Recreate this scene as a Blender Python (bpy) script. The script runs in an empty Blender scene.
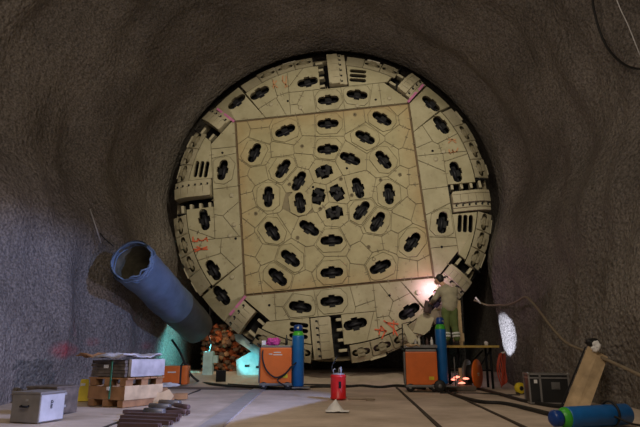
import bpy, bmesh, math, random
from mathutils import Vector, Matrix, noise
R_=random.Random(7)
PI=math.pi
scene=bpy.context.scene
COL=scene.collection
def V(*a): return Vector(a)

# ------------------------------------------------------------------ camera
FPX=540.0; PITCH=.252; YAW=-.0467
CAM=V(.395,-14.45,.8); ZC=5.03; PHI=.0919
fw=V(math.sin(YAW)*math.cos(PITCH),math.cos(YAW)*math.cos(PITCH),math.sin(PITCH))
cr=V(math.cos(YAW),-math.sin(YAW),0); cu=cr.cross(fw)
cam=bpy.data.cameras.new('camera'); camo=bpy.data.objects.new('camera',cam); COL.objects.link(camo)
m=Matrix((cr,cu,-fw)).transposed().to_4x4(); m.translation=CAM; camo.matrix_world=m
cam.sensor_width=36; cam.lens=FPX/640*36; cam.clip_end=200
scene.camera=camo
def ray(px,py): return fw+cr*((px-320)/FPX)-cu*((py-213.5)/FPX)
def at(px,py,Y):            # survey point seen at that bearing, standing in the plane Y
    d=ray(px,py); return CAM+d*((Y-CAM.y)/d.y)
def gx(px,Y): return at(px,352,Y).x

# ------------------------------------------------------------------ cavern section
def smst(a,b,x):
    t=min(1,max(0,(x-a)/(b-a))); return t*t*(3-2*t)
YS=[-20+.5*i for i in range(8)]+[-16+.16*i for i in range(101)]+[.0+.06*i for i in range(1,10)]+[.6+.35*i for i in range(1,16)]
def lerp(a,b,t): return a+(b-a)*t
def section(Y):     # centre x, upper radius, lower shoulder half width, floor half width
    if Y>.42:
        t=smst(.42,.6,Y); return (0,lerp(4.74,5.0,t),lerp(4.45,4.72,t),lerp(4.5,4.7,t))
    t=smst(.42,-1.2,Y)*.25+smst(-.6,-5,Y)*.5+smst(-4,-9,Y)*.25
    return (lerp(0,-.32,t),lerp(4.74,6.15,t),lerp(4.30,5.55,t),lerp(4.55,4.95,t))
def wallhit(px,py,off=.05,lo=-9.0,hi=1.2,side=1):
    best=None
    d=ray(px,py)
    for i in range(400):
        t=4+i*.03; p=CAM+d*t
        if p.y>2: break
        cx,w,ws,wf=section(p.y)
        z=p.z
        if z>ZC: hit=math.hypot(p.x-cx,z-ZC)>w-.12
        else:
            tt=(ZC-z)/ZC; x=lerp(w,ws,smst(0,.38,tt)) if tt<.38 else lerp(ws,wf,smst(.38,.85,tt)); hit=abs(p.x-cx)>x-.12
        if hit: return p-d.normalized()*off
    return CAM+d*14

# ------------------------------------------------------------------ materials
def newmat(name):
    m=bpy.data.materials.new(name); m.use_nodes=True
    nt=m.node_tree; b=nt.nodes['Principled BSDF']; return m,nt,b
def N(nt,t,**k):
    n=nt.nodes.new(t)
    for a,v in k.items():
        if a in n.inputs.keys() if hasattr(n.inputs,'keys') else False: n.inputs[a].default_value=v
        else: setattr(n,a,v)
    return n
def mat(name,col,rough=.6,metal=0,var=.15,scale=6,bump=.0,emit=None,estr=0,spec=.4,bscale=40):
    m,nt,b=newmat(name); L=nt.links.new
    tc=N(nt,'ShaderNodeTexCoord'); nz=N(nt,'ShaderNodeTexNoise'); nz.inputs['Scale'].default_value=scale; nz.inputs['Detail'].default_value=5
    L(tc.outputs['Object'],nz.inputs['Vector'])
    rp=N(nt,'ShaderNodeValToRGB'); e=rp.color_ramp.elements
    e[0].position=.3; e[1].position=.7
    e[0].color=[max(0,c*(1-var)) for c in col]+[1]; e[1].color=[min(1,c*(1+var)) for c in col]+[1]
    L(nz.outputs['Fac'],rp.inputs['Fac']); L(rp.outputs['Color'],b.inputs['Base Color'])
    b.inputs['Roughness'].default_value=rough; b.inputs['Metallic'].default_value=metal
    b.inputs['Specular IOR Level'].default_value=spec
    if bump:
        n2=N(nt,'ShaderNodeTexNoise'); n2.inputs['Scale'].default_value=bscale; n2.inputs['Detail'].default_value=3
        L(tc.outputs['Object'],n2.inputs['Vector'])
        bp=N(nt,'ShaderNodeBump'); bp.inputs['Strength'].default_value=bump; bp.inputs['Distance'].default_value=.02
        L(n2.outputs['Fac'],bp.inputs['Height']); L(bp.outputs['Normal'],b.inputs['Normal'])
    if emit: b.inputs['Emission Color'].default_value=list(emit)+[1]; b.inputs['Emission Strength'].default_value=estr
    return m
def shotcrete():
    m,nt,b=newmat('sprayed_concrete'); L=nt.links.new
    tc=N(nt,'ShaderNodeTexCoord'); P=tc.outputs['Object']
    nz=N(nt,'ShaderNodeTexNoise'); nz.inputs['Scale'].default_value=.5; nz.inputs['Detail'].default_value=8; nz.inputs['Roughness'].default_value=.62
    L(P,nz.inputs['Vector'])
    rp=N(nt,'ShaderNodeValToRGB'); e=rp.color_ramp.elements; e[0].position=.32; e[1].position=.7
    e[0].color=(.125,.109,.094,1); e[1].color=(.245,.216,.186,1)
    L(nz.outputs['Fac'],rp.inputs['Fac'])
    # fine grit speckle
    n3=N(nt,'ShaderNodeTexNoise'); n3.inputs['Scale'].default_value=26; n3.inputs['Detail'].default_value=3
    L(P,n3.inputs['Vector'])
    r3=N(nt,'ShaderNodeValToRGB'); q=r3.color_ramp.elements; q[0].position=.35;q[1].position=.68; q[0].color=(.55,.55,.55,1); q[1].color=(1.3,1.3,1.3,1)
    L(n3.outputs['Fac'],r3.inputs['Fac'])
    mx=N(nt,'ShaderNodeMix',data_type='RGBA',blend_type='MULTIPLY'); mx.inputs['Factor'].default_value=1
    L(rp.outputs['Color'],mx.inputs['A']); L(r3.outputs['Color'],mx.inputs['B'])
    cur=mx.outputs['Result']
    # red spray-paint survey smudges
    wn=N(nt,'ShaderNodeTexNoise'); wn.inputs['Scale'].default_value=9
    L(P,wn.inputs['Vector'])
    for (c,rad,sq,fac) in SPRAY:
        sb=N(nt,'ShaderNodeVectorMath',operation='SUBTRACT'); sb.inputs[1].default_value=c; L(P,sb.inputs[0])
        ml=N(nt,'ShaderNodeVectorMath',operation='MULTIPLY'); ml.inputs[1].default_value=sq; L(sb.outputs[0],ml.inputs[0])
        ln=N(nt,'ShaderNodeVectorMath',operation='LENGTH'); L(ml.outputs[0],ln.inputs[0])
        mr=N(nt,'ShaderNodeMapRange'); mr.inputs['From Min'].default_value=rad; mr.inputs['From Max'].default_value=rad*.3; mr.inputs['To Max'].default_value=fac
        L(ln.outputs['Value'],mr.inputs['Value'])
        mm=N(nt,'ShaderNodeMath',operation='MULTIPLY'); L(mr.outputs[0],mm.inputs[0]); L(wn.outputs['Fac'],mm.inputs[1])
        mk=N(nt,'ShaderNodeMix',data_type='RGBA'); L(mm.outputs[0],mk.inputs['Factor']); L(cur,mk.inputs['A']); mk.inputs['B'].default_value=(.42,.03,.04,1)
        cur=mk.outputs['Result']
    L(cur,b.inputs['Base Color']); b.inputs['Roughness'].default_value=.75; b.inputs['Specular IOR Level'].default_value=.3
    vo=N(nt,'ShaderNodeTexVoronoi',feature='SMOOTH_F1'); vo.inputs['Scale'].default_value=14; L(P,vo.inputs['Vector'])
    n2=N(nt,'ShaderNodeTexNoise'); n2.inputs['Scale'].default_value=9; n2.inputs['Detail'].default_value=4; L(P,n2.inputs['Vector'])
    ad=N(nt,'ShaderNodeMath',operation='MULTIPLY_ADD'); ad.inputs[1].default_value=.5; L(vo.outputs['Distance'],ad.inputs[0]); L(n2.outputs['Fac'],ad.inputs[2])
    bp=N(nt,'ShaderNodeBump'); bp.inputs['Strength'].default_value=.8; bp.inputs['Distance'].default_value=.10
    L(ad.outputs[0],bp.inputs['Height']); L(bp.outputs['Normal'],b.inputs['Normal'])
    return m
def headpaint(name,c1,c2,rust=0):
    m,nt,b=newmat(name); L=nt.links.new
    tc=N(nt,'ShaderNodeTexCoord'); P=tc.outputs['Object']
    nz=N(nt,'ShaderNodeTexNoise'); nz.inputs['Scale'].default_value=1.6; nz.inputs['Detail'].default_value=8; nz.inputs['Roughness'].default_value=.65
    L(P,nz.inputs['Vector'])
    rp=N(nt,'ShaderNodeValToRGB'); e=rp.color_ramp.elements; e[0].position=.33; e[1].position=.68
    e[0].color=list(c1)+[1]; e[1].color=list(c2)+[1]; L(nz.outputs['Fac'],rp.inputs['Fac'])
    cur=rp.outputs['Color']
    if rust:
        sp=N(nt,'ShaderNodeSeparateXYZ'); L(P,sp.inputs[0])
        a1=N(nt,'ShaderNodeMath',operation='ABSOLUTE'); a2=N(nt,'ShaderNodeMath',operation='ABSOLUTE'); L(sp.outputs['X'],a1.inputs[0]); L(sp.outputs['Z'],a2.inputs[0])
        mx=N(nt,'ShaderNodeMath',operation='MAXIMUM'); L(a1.outputs[0],mx.inputs[0]); L(a2.outputs[0],mx.inputs[1])
        mr=N(nt,'ShaderNodeMapRange'); mr.inputs['From Min'].default_value=2.0; mr.inputs['From Max'].default_value=2.55; mr.inputs['To Max'].default_value=.6; L(mx.outputs[0],mr.inputs['Value'])
        n2=N(nt,'ShaderNodeTexNoise'); n2.inputs['Scale'].default_value=2.2; n2.inputs['Detail'].default_value=6; L(P,n2.inputs['Vector'])
        mm=N(nt,'ShaderNodeMath',operation='MULTIPLY'); L(mr.outputs[0],mm.inputs[0]); L(n2.outputs['Fac'],mm.inputs[1])
        mk=N(nt,'ShaderNodeMix',data_type='RGBA'); L(mm.outputs[0],mk.inputs['Factor']); L(cur,mk.inputs['A']); mk.inputs['B'].default_value=(.40,.20,.05,1)
        cur=mk.outputs['Result']
    # faint dirt specks
    n4=N(nt,'ShaderNodeTexNoise'); n4.inputs['Scale'].default_value=9; n4.inputs['Detail'].default_value=6; L(P,n4.inputs['Vector'])
    r4=N(nt,'ShaderNodeMapRange'); r4.inputs['From Min'].default_value=.62; r4.inputs['From Max'].default_value=.75; r4.inputs['To Max'].default_value=.5; L(n4.outputs['Fac'],r4.inputs['Value'])
    mk=N(nt,'ShaderNodeMix',data_type='RGBA'); L(r4.outputs[0],mk.inputs['Factor']); L(cur,mk.inputs['A']); mk.inputs['B'].default_value=(.16,.12,.07,1)
    L(mk.outputs['Result'],b.inputs['Base Color']); b.inputs['Roughness'].default_value=.55; b.inputs['Specular IOR Level'].default_value=.3
    return m
def floormat():
    m,nt,b=newmat('dusty_concrete_floor'); L=nt.links.new
    tc=N(nt,'ShaderNodeTexCoord'); P=tc.outputs['Object']
    nz=N(nt,'ShaderNodeTexNoise'); nz.inputs['Scale'].default_value=.9; nz.inputs['Detail'].default_value=9; nz.inputs['Roughness'].default_value=.65; L(P,nz.inputs['Vector'])
    rp=N(nt,'ShaderNodeValToRGB'); e=rp.color_ramp.elements; e[0].position=.33; e[1].position=.68
    e[0].color=(.38,.30,.225,1); e[1].color=(.68,.56,.45,1); L(nz.outputs['Fac'],rp.inputs['Fac'])
    L(rp.outputs['Color'],b.inputs['Base Color']); b.inputs['Roughness'].default_value=.8
    n2=N(nt,'ShaderNodeTexNoise'); n2.inputs['Scale'].default_value=12; n2.inputs['Detail'].default_value=6; L(P,n2.inputs['Vector'])
    bp=N(nt,'ShaderNodeBump'); bp.inputs['Strength'].default_value=.25; bp.inputs['Distance'].default_value=.02; L(n2.outputs['Fac'],bp.inputs['Height']); L(bp.outputs['Normal'],b.inputs['Normal'])
    return m
SPRAY=[(tuple(wallhit(x,y,0)),r,q,f) for x,y,r,q,f in ((72,350,.34,(1,.45,1.6),1.1),(95,341,.24,(1,.6,1.2),1.2),(86,325,.28,(1,1.6,.6),.6),(150,346,.22,(1,.5,1.4),.7),(566,331,.26,(1,.5,1.4),.5),(563,352,.16,(1,.6,1.2),.35))]
M={}
M['rock']=shotcrete(); M['floor']=floormat()
M['khaki']=headpaint('khaki_paint',(.34,.305,.19),(.47,.43,.29))
M['khaki_sq']=headpaint('ochre_stained_khaki_paint',(.34,.295,.165),(.46,.41,.245),1)
M['khaki_lip']=headpaint('khaki_paint_scuffed',(.33,.29,.19),(.48,.435,.31))
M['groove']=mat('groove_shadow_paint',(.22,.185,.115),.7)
M['rustseam']=mat('rusty_seam',(.15,.10,.055),.8)
M['dark']=mat('dark_steel',(.010,.010,.012),.6,0,spec=.2)
M['cutter']=mat('cutter_steel',(.02,.02,.026),.5,.2,spec=.3)
M['cutterk']=mat('cutter_painted',(.22,.19,.12),.5)
M['pale']=mat('pale_bare_plate',(.62,.58,.47),.5)
M['magenta']=mat('magenta_paint',(.50,.16,.33),.6)
M['redpaint']=mat('red_spray',(.62,.11,.04),.6)
M['redfaint']=mat('red_spray_faint',(.50,.26,.13),.6)
M['orange']=mat('orange_enamel',(.68,.145,.02),.4,var=.08)
M['black']=mat('black_rubber',(.014,.013,.013),.55)
M['grey']=mat('grey_metal',(.17,.165,.16),.45,.5)
M['lgrey']=mat('light_grey_metal',(.36,.35,.34),.45,.3)
M['blue']=mat('blue_cylinder_paint',(.012,.13,.40),.35,var=.12)
M['bluecap']=mat('dark_blue_cap',(.008,.045,.22),.3)
M['green']=mat('green_shoulder_paint',(.05,.38,.03),.35)
M['red']=mat('red_enamel',(.62,.018,.018),.35)
M['white']=mat('white_paper',(.75,.74,.72),.7)
M['wood']=mat('sawn_wood',(.36,.20,.09),.75,var=.3,scale=4)
M['woodp']=mat('pale_plank',(.52,.38,.22),.75,var=.25,scale=5)
M['woodo']=mat('pallet_wood',(.33,.17,.075),.75,var=.3,scale=5)
M['cable']=mat('cable_rubber',(.012,.011,.010),.6)
M['hose']=mat('dusty_hose',(.24,.19,.13),.6)
M['orangehose']=mat('orange_hose',(.5,.07,.03),.5)
M['ductshade']=mat('shaded_duct_fabric',(.055,.06,.07),.6)  # shade on the lower end of the duct, painted as darker fabric
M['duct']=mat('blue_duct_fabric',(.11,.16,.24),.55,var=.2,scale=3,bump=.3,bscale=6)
M['ductin']=mat('duct_lining',(.12,.11,.075),.7,var=.35)
M['yellow']=mat('yellow_plastic',(.68,.52,.02),.45)
M['flight']=mat('black_case_laminate',(.018,.018,.018),.35)
M['alu']=mat('aluminium_edge',(.30,.29,.28),.4,.7)
M['boxgrey']=mat('grey_box_paint',(.24,.22,.20),.5,.2)
M['boxlid']=mat('pale_box_side',(.50,.49,.50),.5)
M['steelbar']=mat('rusty_steel_bar',(.10,.06,.055),.55,.3)
M['tarp']=mat('dark_tarpaulin',(.06,.052,.045),.6,var=.4)
M['bundle']=mat('wrapped_bundle',(.12,.095,.075),.7,var=.4,scale=9)
M['bagwhite']=mat('pale_wrapping',(.42,.40,.41),.6,var=.25)
M['strap']=mat('green_strap',(.04,.17,.09),.5)
M['pink']=mat('pink_cloth',(.55,.06,.30),.7,var=.5,scale=25)
M['sweater']=mat('olive_grey_sweater',(.30,.27,.19),.85,bump=.3)
M['trouser']=mat('green_trousers',(.105,.145,.045),.85)
M['stripe']=mat('reflective_stripe',(.75,.76,.74),.4)
M['skin']=mat('skin',(.50,.28,.19),.5)
M['hair']=mat('dark_hair',(.012,.010,.010),.6,bump=.4)
M['glove']=mat('dark_glove',(.055,.03,.03),.7)
M['boot']=mat('work_boot',(.03,.022,.018),.6)
M['cyanlit']=mat('turquoise_lit_paint',(.42,.60,.60),.5,var=.2)  # turquoise of the recess light is put into this pale paint
M['muckt']=mat('tan_rubble',(.34,.19,.10),.85,var=.3)
M['muck']=mat('rusty_rubble',(.38,.10,.035),.85,var=.5,scale=3)
M['mucks']=mat('brown_rubble',(.16,.10,.065),.85,var=.5,scale=3)
M['plankedge']=mat('yellow_scaffold_plank',(.50,.36,.09),.6)
M['hot']=mat('glowing_scrap',(.6,.1,.05),.6,emit=(1,.26,.17),estr=2.6)
M['hotcold']=mat('cooling_scrap',(.12,.03,.02),.6,emit=(1,.1,.03),estr=.35)
M['arc']=mat('welding_arc',(1,.9,1),.5,emit=(1,.80,1),estr=25)
M['joint']=mat('floor_joint_dirt',(.05,.037,.026),.9)
M['shadeband']=mat('shade_strip',(.13,.095,.07),.9)  # brown that paints a band of shadow on the floor
M['platestrip']=mat('trodden_steel_strip',(.34,.31,.29),.6)

# ------------------------------------------------------------------ mesh helpers
class MB:
    def __init__(s): s.bm=bmesh.new(); s.idx=0
    def _new(s,vs,mx=None):
        for f in {f for v in vs for f in v.link_faces}: f.material_index=s.idx
        if mx is not None: bmesh.ops.transform(s.bm,matrix=mx,verts=vs)
        return vs
    def box(s,c,d,rot=None,bev=0):
        r=bmesh.ops.create_cube(s.bm,size=1)['verts']
        bmesh.ops.scale(s.bm,vec=Vector(d),verts=r)
        if bev:
            es=list({e for v in r for e in v.link_edges})
            o=bmesh.ops.bevel(s.bm,geom=es,offset=min(bev,min(d)*.45),segments=2,affect='EDGES',profile=.7)
            r=list({v for f in o['faces'] for v in f.verts}|{v for v in r if v.is_valid})
        mx=Matrix.Translation(Vector(c))@(rot.to_4x4() if rot else Matrix.Identity(4))
        return s._new(r,mx)
    def tube(s,pts,rad,n=8,caps=True,closed=False):
        pts=[Vector(p) for p in pts]; k=len(pts)
        rads=rad if isinstance(rad,(list,tuple)) else [rad]*k
        rings=[]; prev=None
        for i,p in enumerate(pts):
            if closed: t=pts[(i+1)%k]-pts[i-1]
            else: t=(pts[min(i+1,k-1)]-pts[max(i-1,0)])
            t.normalize()
            if prev is None:
                a=V(0,0,1) if abs(t.z)<.9 else V(1,0,0)
                x=t.cross(a).normalized()
            else:
                x=(prev-t*prev.dot(t)).normalized()
            prev=x; y=t.cross(x)
            rings.append([s.bm.verts.new(p+(x*math.cos(2*PI*j/n)+y*math.sin(2*PI*j/n))*rads[i]) for j in range(n)])
        for i in range(k if closed else k-1):
            a,b=rings[i],rings[(i+1)%k]
            for j in range(n):
                f=s.bm.faces.new((a[j],a[(j+1)%n],b[(j+1)%n],b[j])); f.material_index=s.idx; f.smooth=n>5
        if caps and not closed:
            f=s.bm.faces.new(rings[0][::-1]); f.material_index=s.idx
            f=s.bm.faces.new(rings[-1]); f.material_index=s.idx
        return [v for r in rings for v in r]
    def lathe(s,prof,n=20,mx=None):     # (r,z)
        rings=[]
        for r,z in prof:
            rings.append([s.bm.verts.new((max(r,1e-4)*math.cos(2*PI*j/n),max(r,1e-4)*math.sin(2*PI*j/n),z)) for j in range(n)])
        for a,b in zip(rings,rings[1:]):
            for j in range(n):
                f=s.bm.faces.new((a[j],a[(j+1)%n],b[(j+1)%n],b[j])); f.smooth=True
        s.bm.faces.new(rings[0][::-1]); s.bm.faces.new(rings[-1])
        return s._new([v for r in rings for v in r],mx)
    def prism(s,poly,depth,mx=None):    # polygon in XY extruded along +Z
        a=[s.bm.verts.new((p[0],p[1],0)) for p in poly]; b=[s.bm.verts.new((p[0],p[1],depth)) for p in poly]
        n=len(poly)
        s.bm.faces.new(a[::-1]); s.bm.faces.new(b)
        for i in range(n): s.bm.faces.new((a[i],a[(i+1)%n],b[(i+1)%n],b[i]))
        return s._new(a+b,mx)
    def ico(s,c,r,sub=2,sc=(1,1,1),jit=0,seed=0):
        vs=bmesh.ops.create_icosphere(s.bm,subdivisions=sub,radius=1)['verts']
        for v in vs:
            k=1+(noise.noise(v.co*1.7+V(seed*3.1,seed*1.7,seed))*jit if jit else 0)
            v.co=Vector((v.co.x*sc[0],v.co.y*sc[1],v.co.z*sc[2]))*r*k+Vector(c)
        for f in {f for v in vs for f in v.link_faces}: f.smooth=not jit or sub>2
        return s._new(vs)
    def build(s,name,ms,parent=None,smooth=False,norm=True):
        if norm: bmesh.ops.recalc_face_normals(s.bm,faces=s.bm.faces)
        me=bpy.data.meshes.new(name); s.bm.to_mesh(me); s.bm.free()
        for mm in (ms if isinstance(ms,(list,tuple)) else [ms]): me.materials.append(mm)
        if smooth:
            for p in me.polygons: p.use_smooth=True
        o=bpy.data.objects.new(name,me); COL.objects.link(o)
        if parent: o.parent=parent
        return o
def tag(o,label=None,cat=None,group=None,kind=None):
    if label: o['label']=label
    if cat: o['category']=cat
    if group: o['group']=group
    if kind: o['kind']=kind
    return o
def thing(name,label,cat,loc=(0,0,0),rz=0,group=None):
    o=bpy.data.objects.new(name,None); COL.objects.link(o); o.location=loc; o.rotation_euler=(0,0,rz); o.empty_display_size=.1
    return tag(o,label,cat,group)
def one(name,mb,ms,label,cat,loc=(0,0,0),rz=0,group=None,smooth=False):
    o=mb.build(name,ms,None,smooth); o.location=loc; o.rotation_euler=(0,0,rz); return tag(o,label,cat,group)
def dup(root,loc=None,rz=None,label=None):
    r=root.copy(); COL.objects.link(r)
    if loc is not None: r.location=loc
    if rz is not None: r.rotation_euler=(0,0,rz)
    if label: r['label']=label
    for ch in list(root.children):
        c=ch.copy(); COL.objects.link(c); c.parent=r
        for g in list(ch.children):
            d=g.copy(); COL.objects.link(d); d.parent=c
    return r
def smoothpath(pts,n=8):
    pts=[Vector(p) for p in pts]; out=[]
    for i in range(len(pts)-1):
        p0=pts[max(i-1,0)];p1=pts[i];p2=pts[i+1];p3=pts[min(i+2,len(pts)-1)]
        for k in range(n):
            t=k/n
            out.append(.5*((2*p1)+(p2-p0)*t+(2*p0-5*p1+4*p2-p3)*t*t+(3*p1-p0-3*p2+p3)*t**3))
    out.append(pts[-1]); return out
def RZ(a): return Matrix.Rotation(a,3,'Z')
def RX(a): return Matrix.Rotation(a,3,'X')
def RY(a): return Matrix.Rotation(a,3,'Y')

# ------------------------------------------------------------------ setting: cavern
def wallpt(Y,a):    # a: -1..1 from left floor over the crown to right floor
    cx,w,ws,wf=section(Y)
    s=1 if a>=0 else -1
    b=1-abs(a)          # 0 floor, 1 crown
    if b<.42:
        z=lerp(-.15,ZC,b/.42); h=(z-ZC)
        t=(ZC-z)/ZC
        x=lerp(w,ws,smst(0,.38,t)) if t<.38 else lerp(ws,wf,smst(.38,.85,t))
    else:
        g=(b-.42)/.58*PI/2
        x=w*math.cos(g); z=ZC+w*math.sin(g)
    p=V(cx+s*x,Y,z)
    nrm=V(-s*max(x,.01),0,(ZC-z) if z>ZC else 0).normalized()
    amp=smst(.5,-.8,Y)*.85+.15
    u=Y*1.15+.5*noise.noise(V(p.x*.35,p.z*.35,2))*2.2
    d=noise.noise(V(p.x*.4,p.y*.7,p.z*.4)+V(3,1,7))*.26+noise.noise(V(u,p.x*.22+9,p.z*.22))*.20*smst(1,-2,Y)+noise.noise(V(p.x*.9,p.y*1.9,p.z*.5)+V(13,4,2))*.12+noise.noise(p*2.6)*.03+noise.noise(p*7)*.012
    return p+nrm*d*amp
def wallmesh(name,a0,a1,n):
    bm=bmesh.new(); g=[]
    for Y in YS: g.append([bm.verts.new(wallpt(Y,lerp(a0,a1,i/n))) for i in range(n+1)])
    for r,q in zip(g,g[1:]):
        for i in range(n):
            f=bm.faces.new((r[i],r[i+1],q[i+1],q[i])); f.smooth=True
    me=bpy.data.meshes.new(name); bm.to_mesh(me); bm.free(); me.materials.append(M['rock'])
    o=bpy.data.objects.new(name,me); COL.objects.link(o); o['kind']='structure'; return o
wallmesh('wall_left',-1,-.5,110); wallmesh('ceiling',-.5,.5,150); wallmesh('wall_right',.5,1,110)
mb=MB(); mb.box((0,6,5),(12,.2,13)); o=mb.build('wall_back',M['rock']); o['kind']='structure'
# floor, rising a little into the bored tunnel behind the head
bm=bmesh.new(); ys=[-20+.4*i for i in range(49)]+[-.6+.15*i for i in range(16)]+[2+.8*i for i in range(6)]
g=[]
for y in ys:
    row=[]
    for i in range(61):
        x=-7.5+i*.25
        z=smst(-.2,1.4,y)*.27+noise.noise(V(x*.8,y*.8,0))*.012+noise.noise(V(x*3,y*3,5))*.005
        row.append(bm.verts.new((x,y,z-.012)))
    g.append(row)
for r,q in zip(g,g[1:]):
    for i in range(60): f=bm.faces.new((r[i],r[i+1],q[i+1],q[i])); f.smooth=True
me=bpy.data.meshes.new('floor'); bm.to_mesh(me); bm.free(); me.materials.append(M['floor'])
flo=bpy.data.objects.new('floor',me); COL.objects.link(flo); flo['kind']='structure'
def flat(name,pts,w,z,m):
    mb=MB(); pts=[Vector((p[0],p[1],0)) for p in pts]
    for a,b in zip(pts,pts[1:]):
        d=(b-a); n=V(-d.y,d.x,0).normalized()*w/2
        k=max(2,int(d.length/.4))
        mb.prism([(a+n)[:2],(a-n)[:2],(b-n)[:2],(b+n)[:2]],z+.012,Matrix.Translation(V(0,0,-.012)))
    o=mb.build(name,m); o['kind']='structure'; return o
flat('trim_1',[(-1.02,-9.3),(-1.62,-1.2)],.26,.012,M['platestrip'])
flat('trim_2',[(1.40,-9),(1.58,-1.0)],.045,.008,M['joint'])
flat('trim_3',[(2.33,-9),(2.52,-2.9)],.04,.008,M['joint'])
flat('shade_trim',[(-4.35,-1.35),(-1.75,-1.5)],.5,.006,M['shadeband'])  # shadow band across the left floor, laid as a dark strip
flat('trim_4',[(-2.2,-9),(-2.85,-2.0)],.03,.008,M['joint'])

# ------------------------------------------------------------------ cutter head
HEAD=thing('cutterhead','huge round khaki tunnel boring cutterhead filling the tunnel mouth','tunnel boring machine',(0,0,ZC))
HEAD.rotation_euler=(0,-PHI,0)
def bend(r): return -.75*max(0,r-3.9)**2-.05*max(0,r-3.9)
def head_xf(me):
    for v in me.vertices:
        x,y,z=v.co; r=math.hypot(x,y); v.co=(x,-(z+bend(r)),y)
def fill(name,splines,z0,ext,m,bev=0,parent=HEAD,xf=True):
    cd=bpy.data.curves.new(name,'CURVE'); cd.dimensions='2D'; cd.fill_mode='BOTH'; cd.extrude=ext/2; cd.bevel_depth=bev; cd.bevel_resolution=0
    for sp in splines:
        s=cd.splines.new('POLY'); s.points.add(len(sp)-1)
        for i,p in enumerate(sp): s.points[i].co=(p[0],p[1],0,1)
        s.use_cyclic_u=True
    co=bpy.data.objects.new(name,cd); COL.objects.link(co)
    dg=bpy.context.evaluated_depsgraph_get(); dg.update()
    me=bpy.data.meshes.new_from_object(co.evaluated_get(dg)); bpy.data.objects.remove(co); bpy.data.curves.remove(cd)
    for v in me.vertices: v.co.z+=z0+ext/2
    if xf: head_xf(me)
    me.name=name; me.materials.clear(); me.materials.append(m)
    o=bpy.data.objects.new(name,me); COL.objects.link(o); o.parent=parent; return o
def clip(poly,n,d):         # keep p.n<=d
    out=[]
    for i in range(len(poly)):
        a=poly[i]; b=poly[(i+1)%len(poly)]
        da=a[0]*n[0]+a[1]*n[1]-d; db=b[0]*n[0]+b[1]*n[1]-d
        if da<=0: out.append(a)
        if (da<0<db) or (db<0<da):
            t=da/(da-db); out.append((a[0]+(b[0]-a[0])*t,a[1]+(b[1]-a[1])*t))
    return out
def area(p): return .5*sum(p[i][0]*p[(i+1)%len(p)][1]-p[(i+1)%len(p)][0]*p[i][1] for i in range(len(p)))
def inset(poly,w):
    if len(poly)<3: return []
    if area(poly)<0: poly=poly[::-1]
    res=poly
    for i in range(len(poly)):
        a=poly[i]; b=poly[(i+1)%len(poly)]; l=math.hypot(b[0]-a[0],b[1]-a[1])
        if l<1e-4: continue
        n=((b[1]-a[1])/l,-(b[0]-a[0])/l)
        res=clip(res,n,a[0]*n[0]+a[1]*n[1]-w)
        if len(res)<3: return []
    out=[]
    for q in res:
        if not out or math.hypot(q[0]-out[-1][0],q[1]-out[-1][1])>.004: out.append(q)
    if len(out)>2 and math.hypot(out[0][0]-out[-1][0],out[0][1]-out[-1][1])<.004: out.pop()
    return out if len(out)>2 else []
def arcclip(poly,r,a0=0,a1=360,k=60):
    for i in range(k+1):
        t=math.radians(a0+(a1-a0)*i/k); poly=clip(poly,(math.cos(t),math.sin(t)),r)
        if len(poly)<3: return []
    return poly
def rotp(p,a): c,s=math.cos(a),math.sin(a); return (p[0]*c-p[1]*s,p[0]*s+p[1]*c)
def place(shape,c,ang): return [(c[0]+q[0],c[1]+q[1]) for q in (rotp(p,ang) for p in shape)]
def stad(L,W,k=6):
    r=W/2; h=L/2-r; o=[]
    for i in range(k+1): t=-PI/2+PI*i/k; o.append((h+r*math.cos(t),r*math.sin(t)))
    for i in range(k+1): t=PI/2+PI*i/k; o.append((-h+r*math.cos(t),r*math.sin(t)))
    return o
def cuthole():              # rounded slot with a wider saddle in the middle
    r=.125;h=.19; o=[]
    for i in range(7): t=-PI/2+PI*i/6; o.append((h+r*math.cos(t),r*math.sin(t)))
    o+=[(.085,.125),(.085,.17),(-.085,.17),(-.085,.125)]
    for i in range(7): t=PI/2+PI*i/6; o.append((-h+r*math.cos(t),r*math.sin(t)))
    o+=[(-.085,-.125),(-.085,-.17),(.085,-.17),(.085,-.125)]
    return o
CH=cuthole()
CC=[(-.24,-.13),(-.13,-.13),(-.13,-.2),(.10,-.2),(.10,-.13),(.24,-.13),(.24,.11),(.15,.11),(.15,.19),(-.06,.19),(-.06,.12),(-.24,.12)]
OCT=[(.42,.13),(.25,.33),(-.25,.33),(-.42,.13),(-.42,-.13),(-.25,-.33),(.25,-.33),(.42,-.13)]
cutters=[]                  # (pos, angle, kind)
def voro(piece,cuts,nrand,seed,mind=.5):
    rr=random.Random(seed); seeds=[(c[0],c[1],i) for i,c in enumerate(cuts)]
    xs=[p[0] for p in piece]; ys_=[p[1] for p in piece]
    tries=0; k=0
    while k<nrand and tries<4000:
        tries+=1
        q=(rr.uniform(min(xs),max(xs)),rr.uniform(min(ys_),max(ys_)))
        if not inside(q,piece): continue
        if any(math.hypot(q[0]-s[0],q[1]-s[1])<(.56 if s[2] is not None else mind) for s in seeds): continue
        seeds.append((q[0],q[1],None)); k+=1
    out=[]
    for s in seeds:
        c=piece
        for t in seeds:
            if t is s: continue
            n=(t[0]-s[0],t[1]-s[1]); l=math.hypot(*n); n=(n[0]/l,n[1]/l)
            w=0 if (s[2] is None)==(t[2] is None) else (-.09 if s[2] is None else .09); c=clip(c,n,((s[0]+t[0])/2)*n[0]+((s[1]+t[1])/2)*n[1]+w)
            if len(c)<3: break
        if len(c)>=3: out.append((c,s[2]))
    return out
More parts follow.
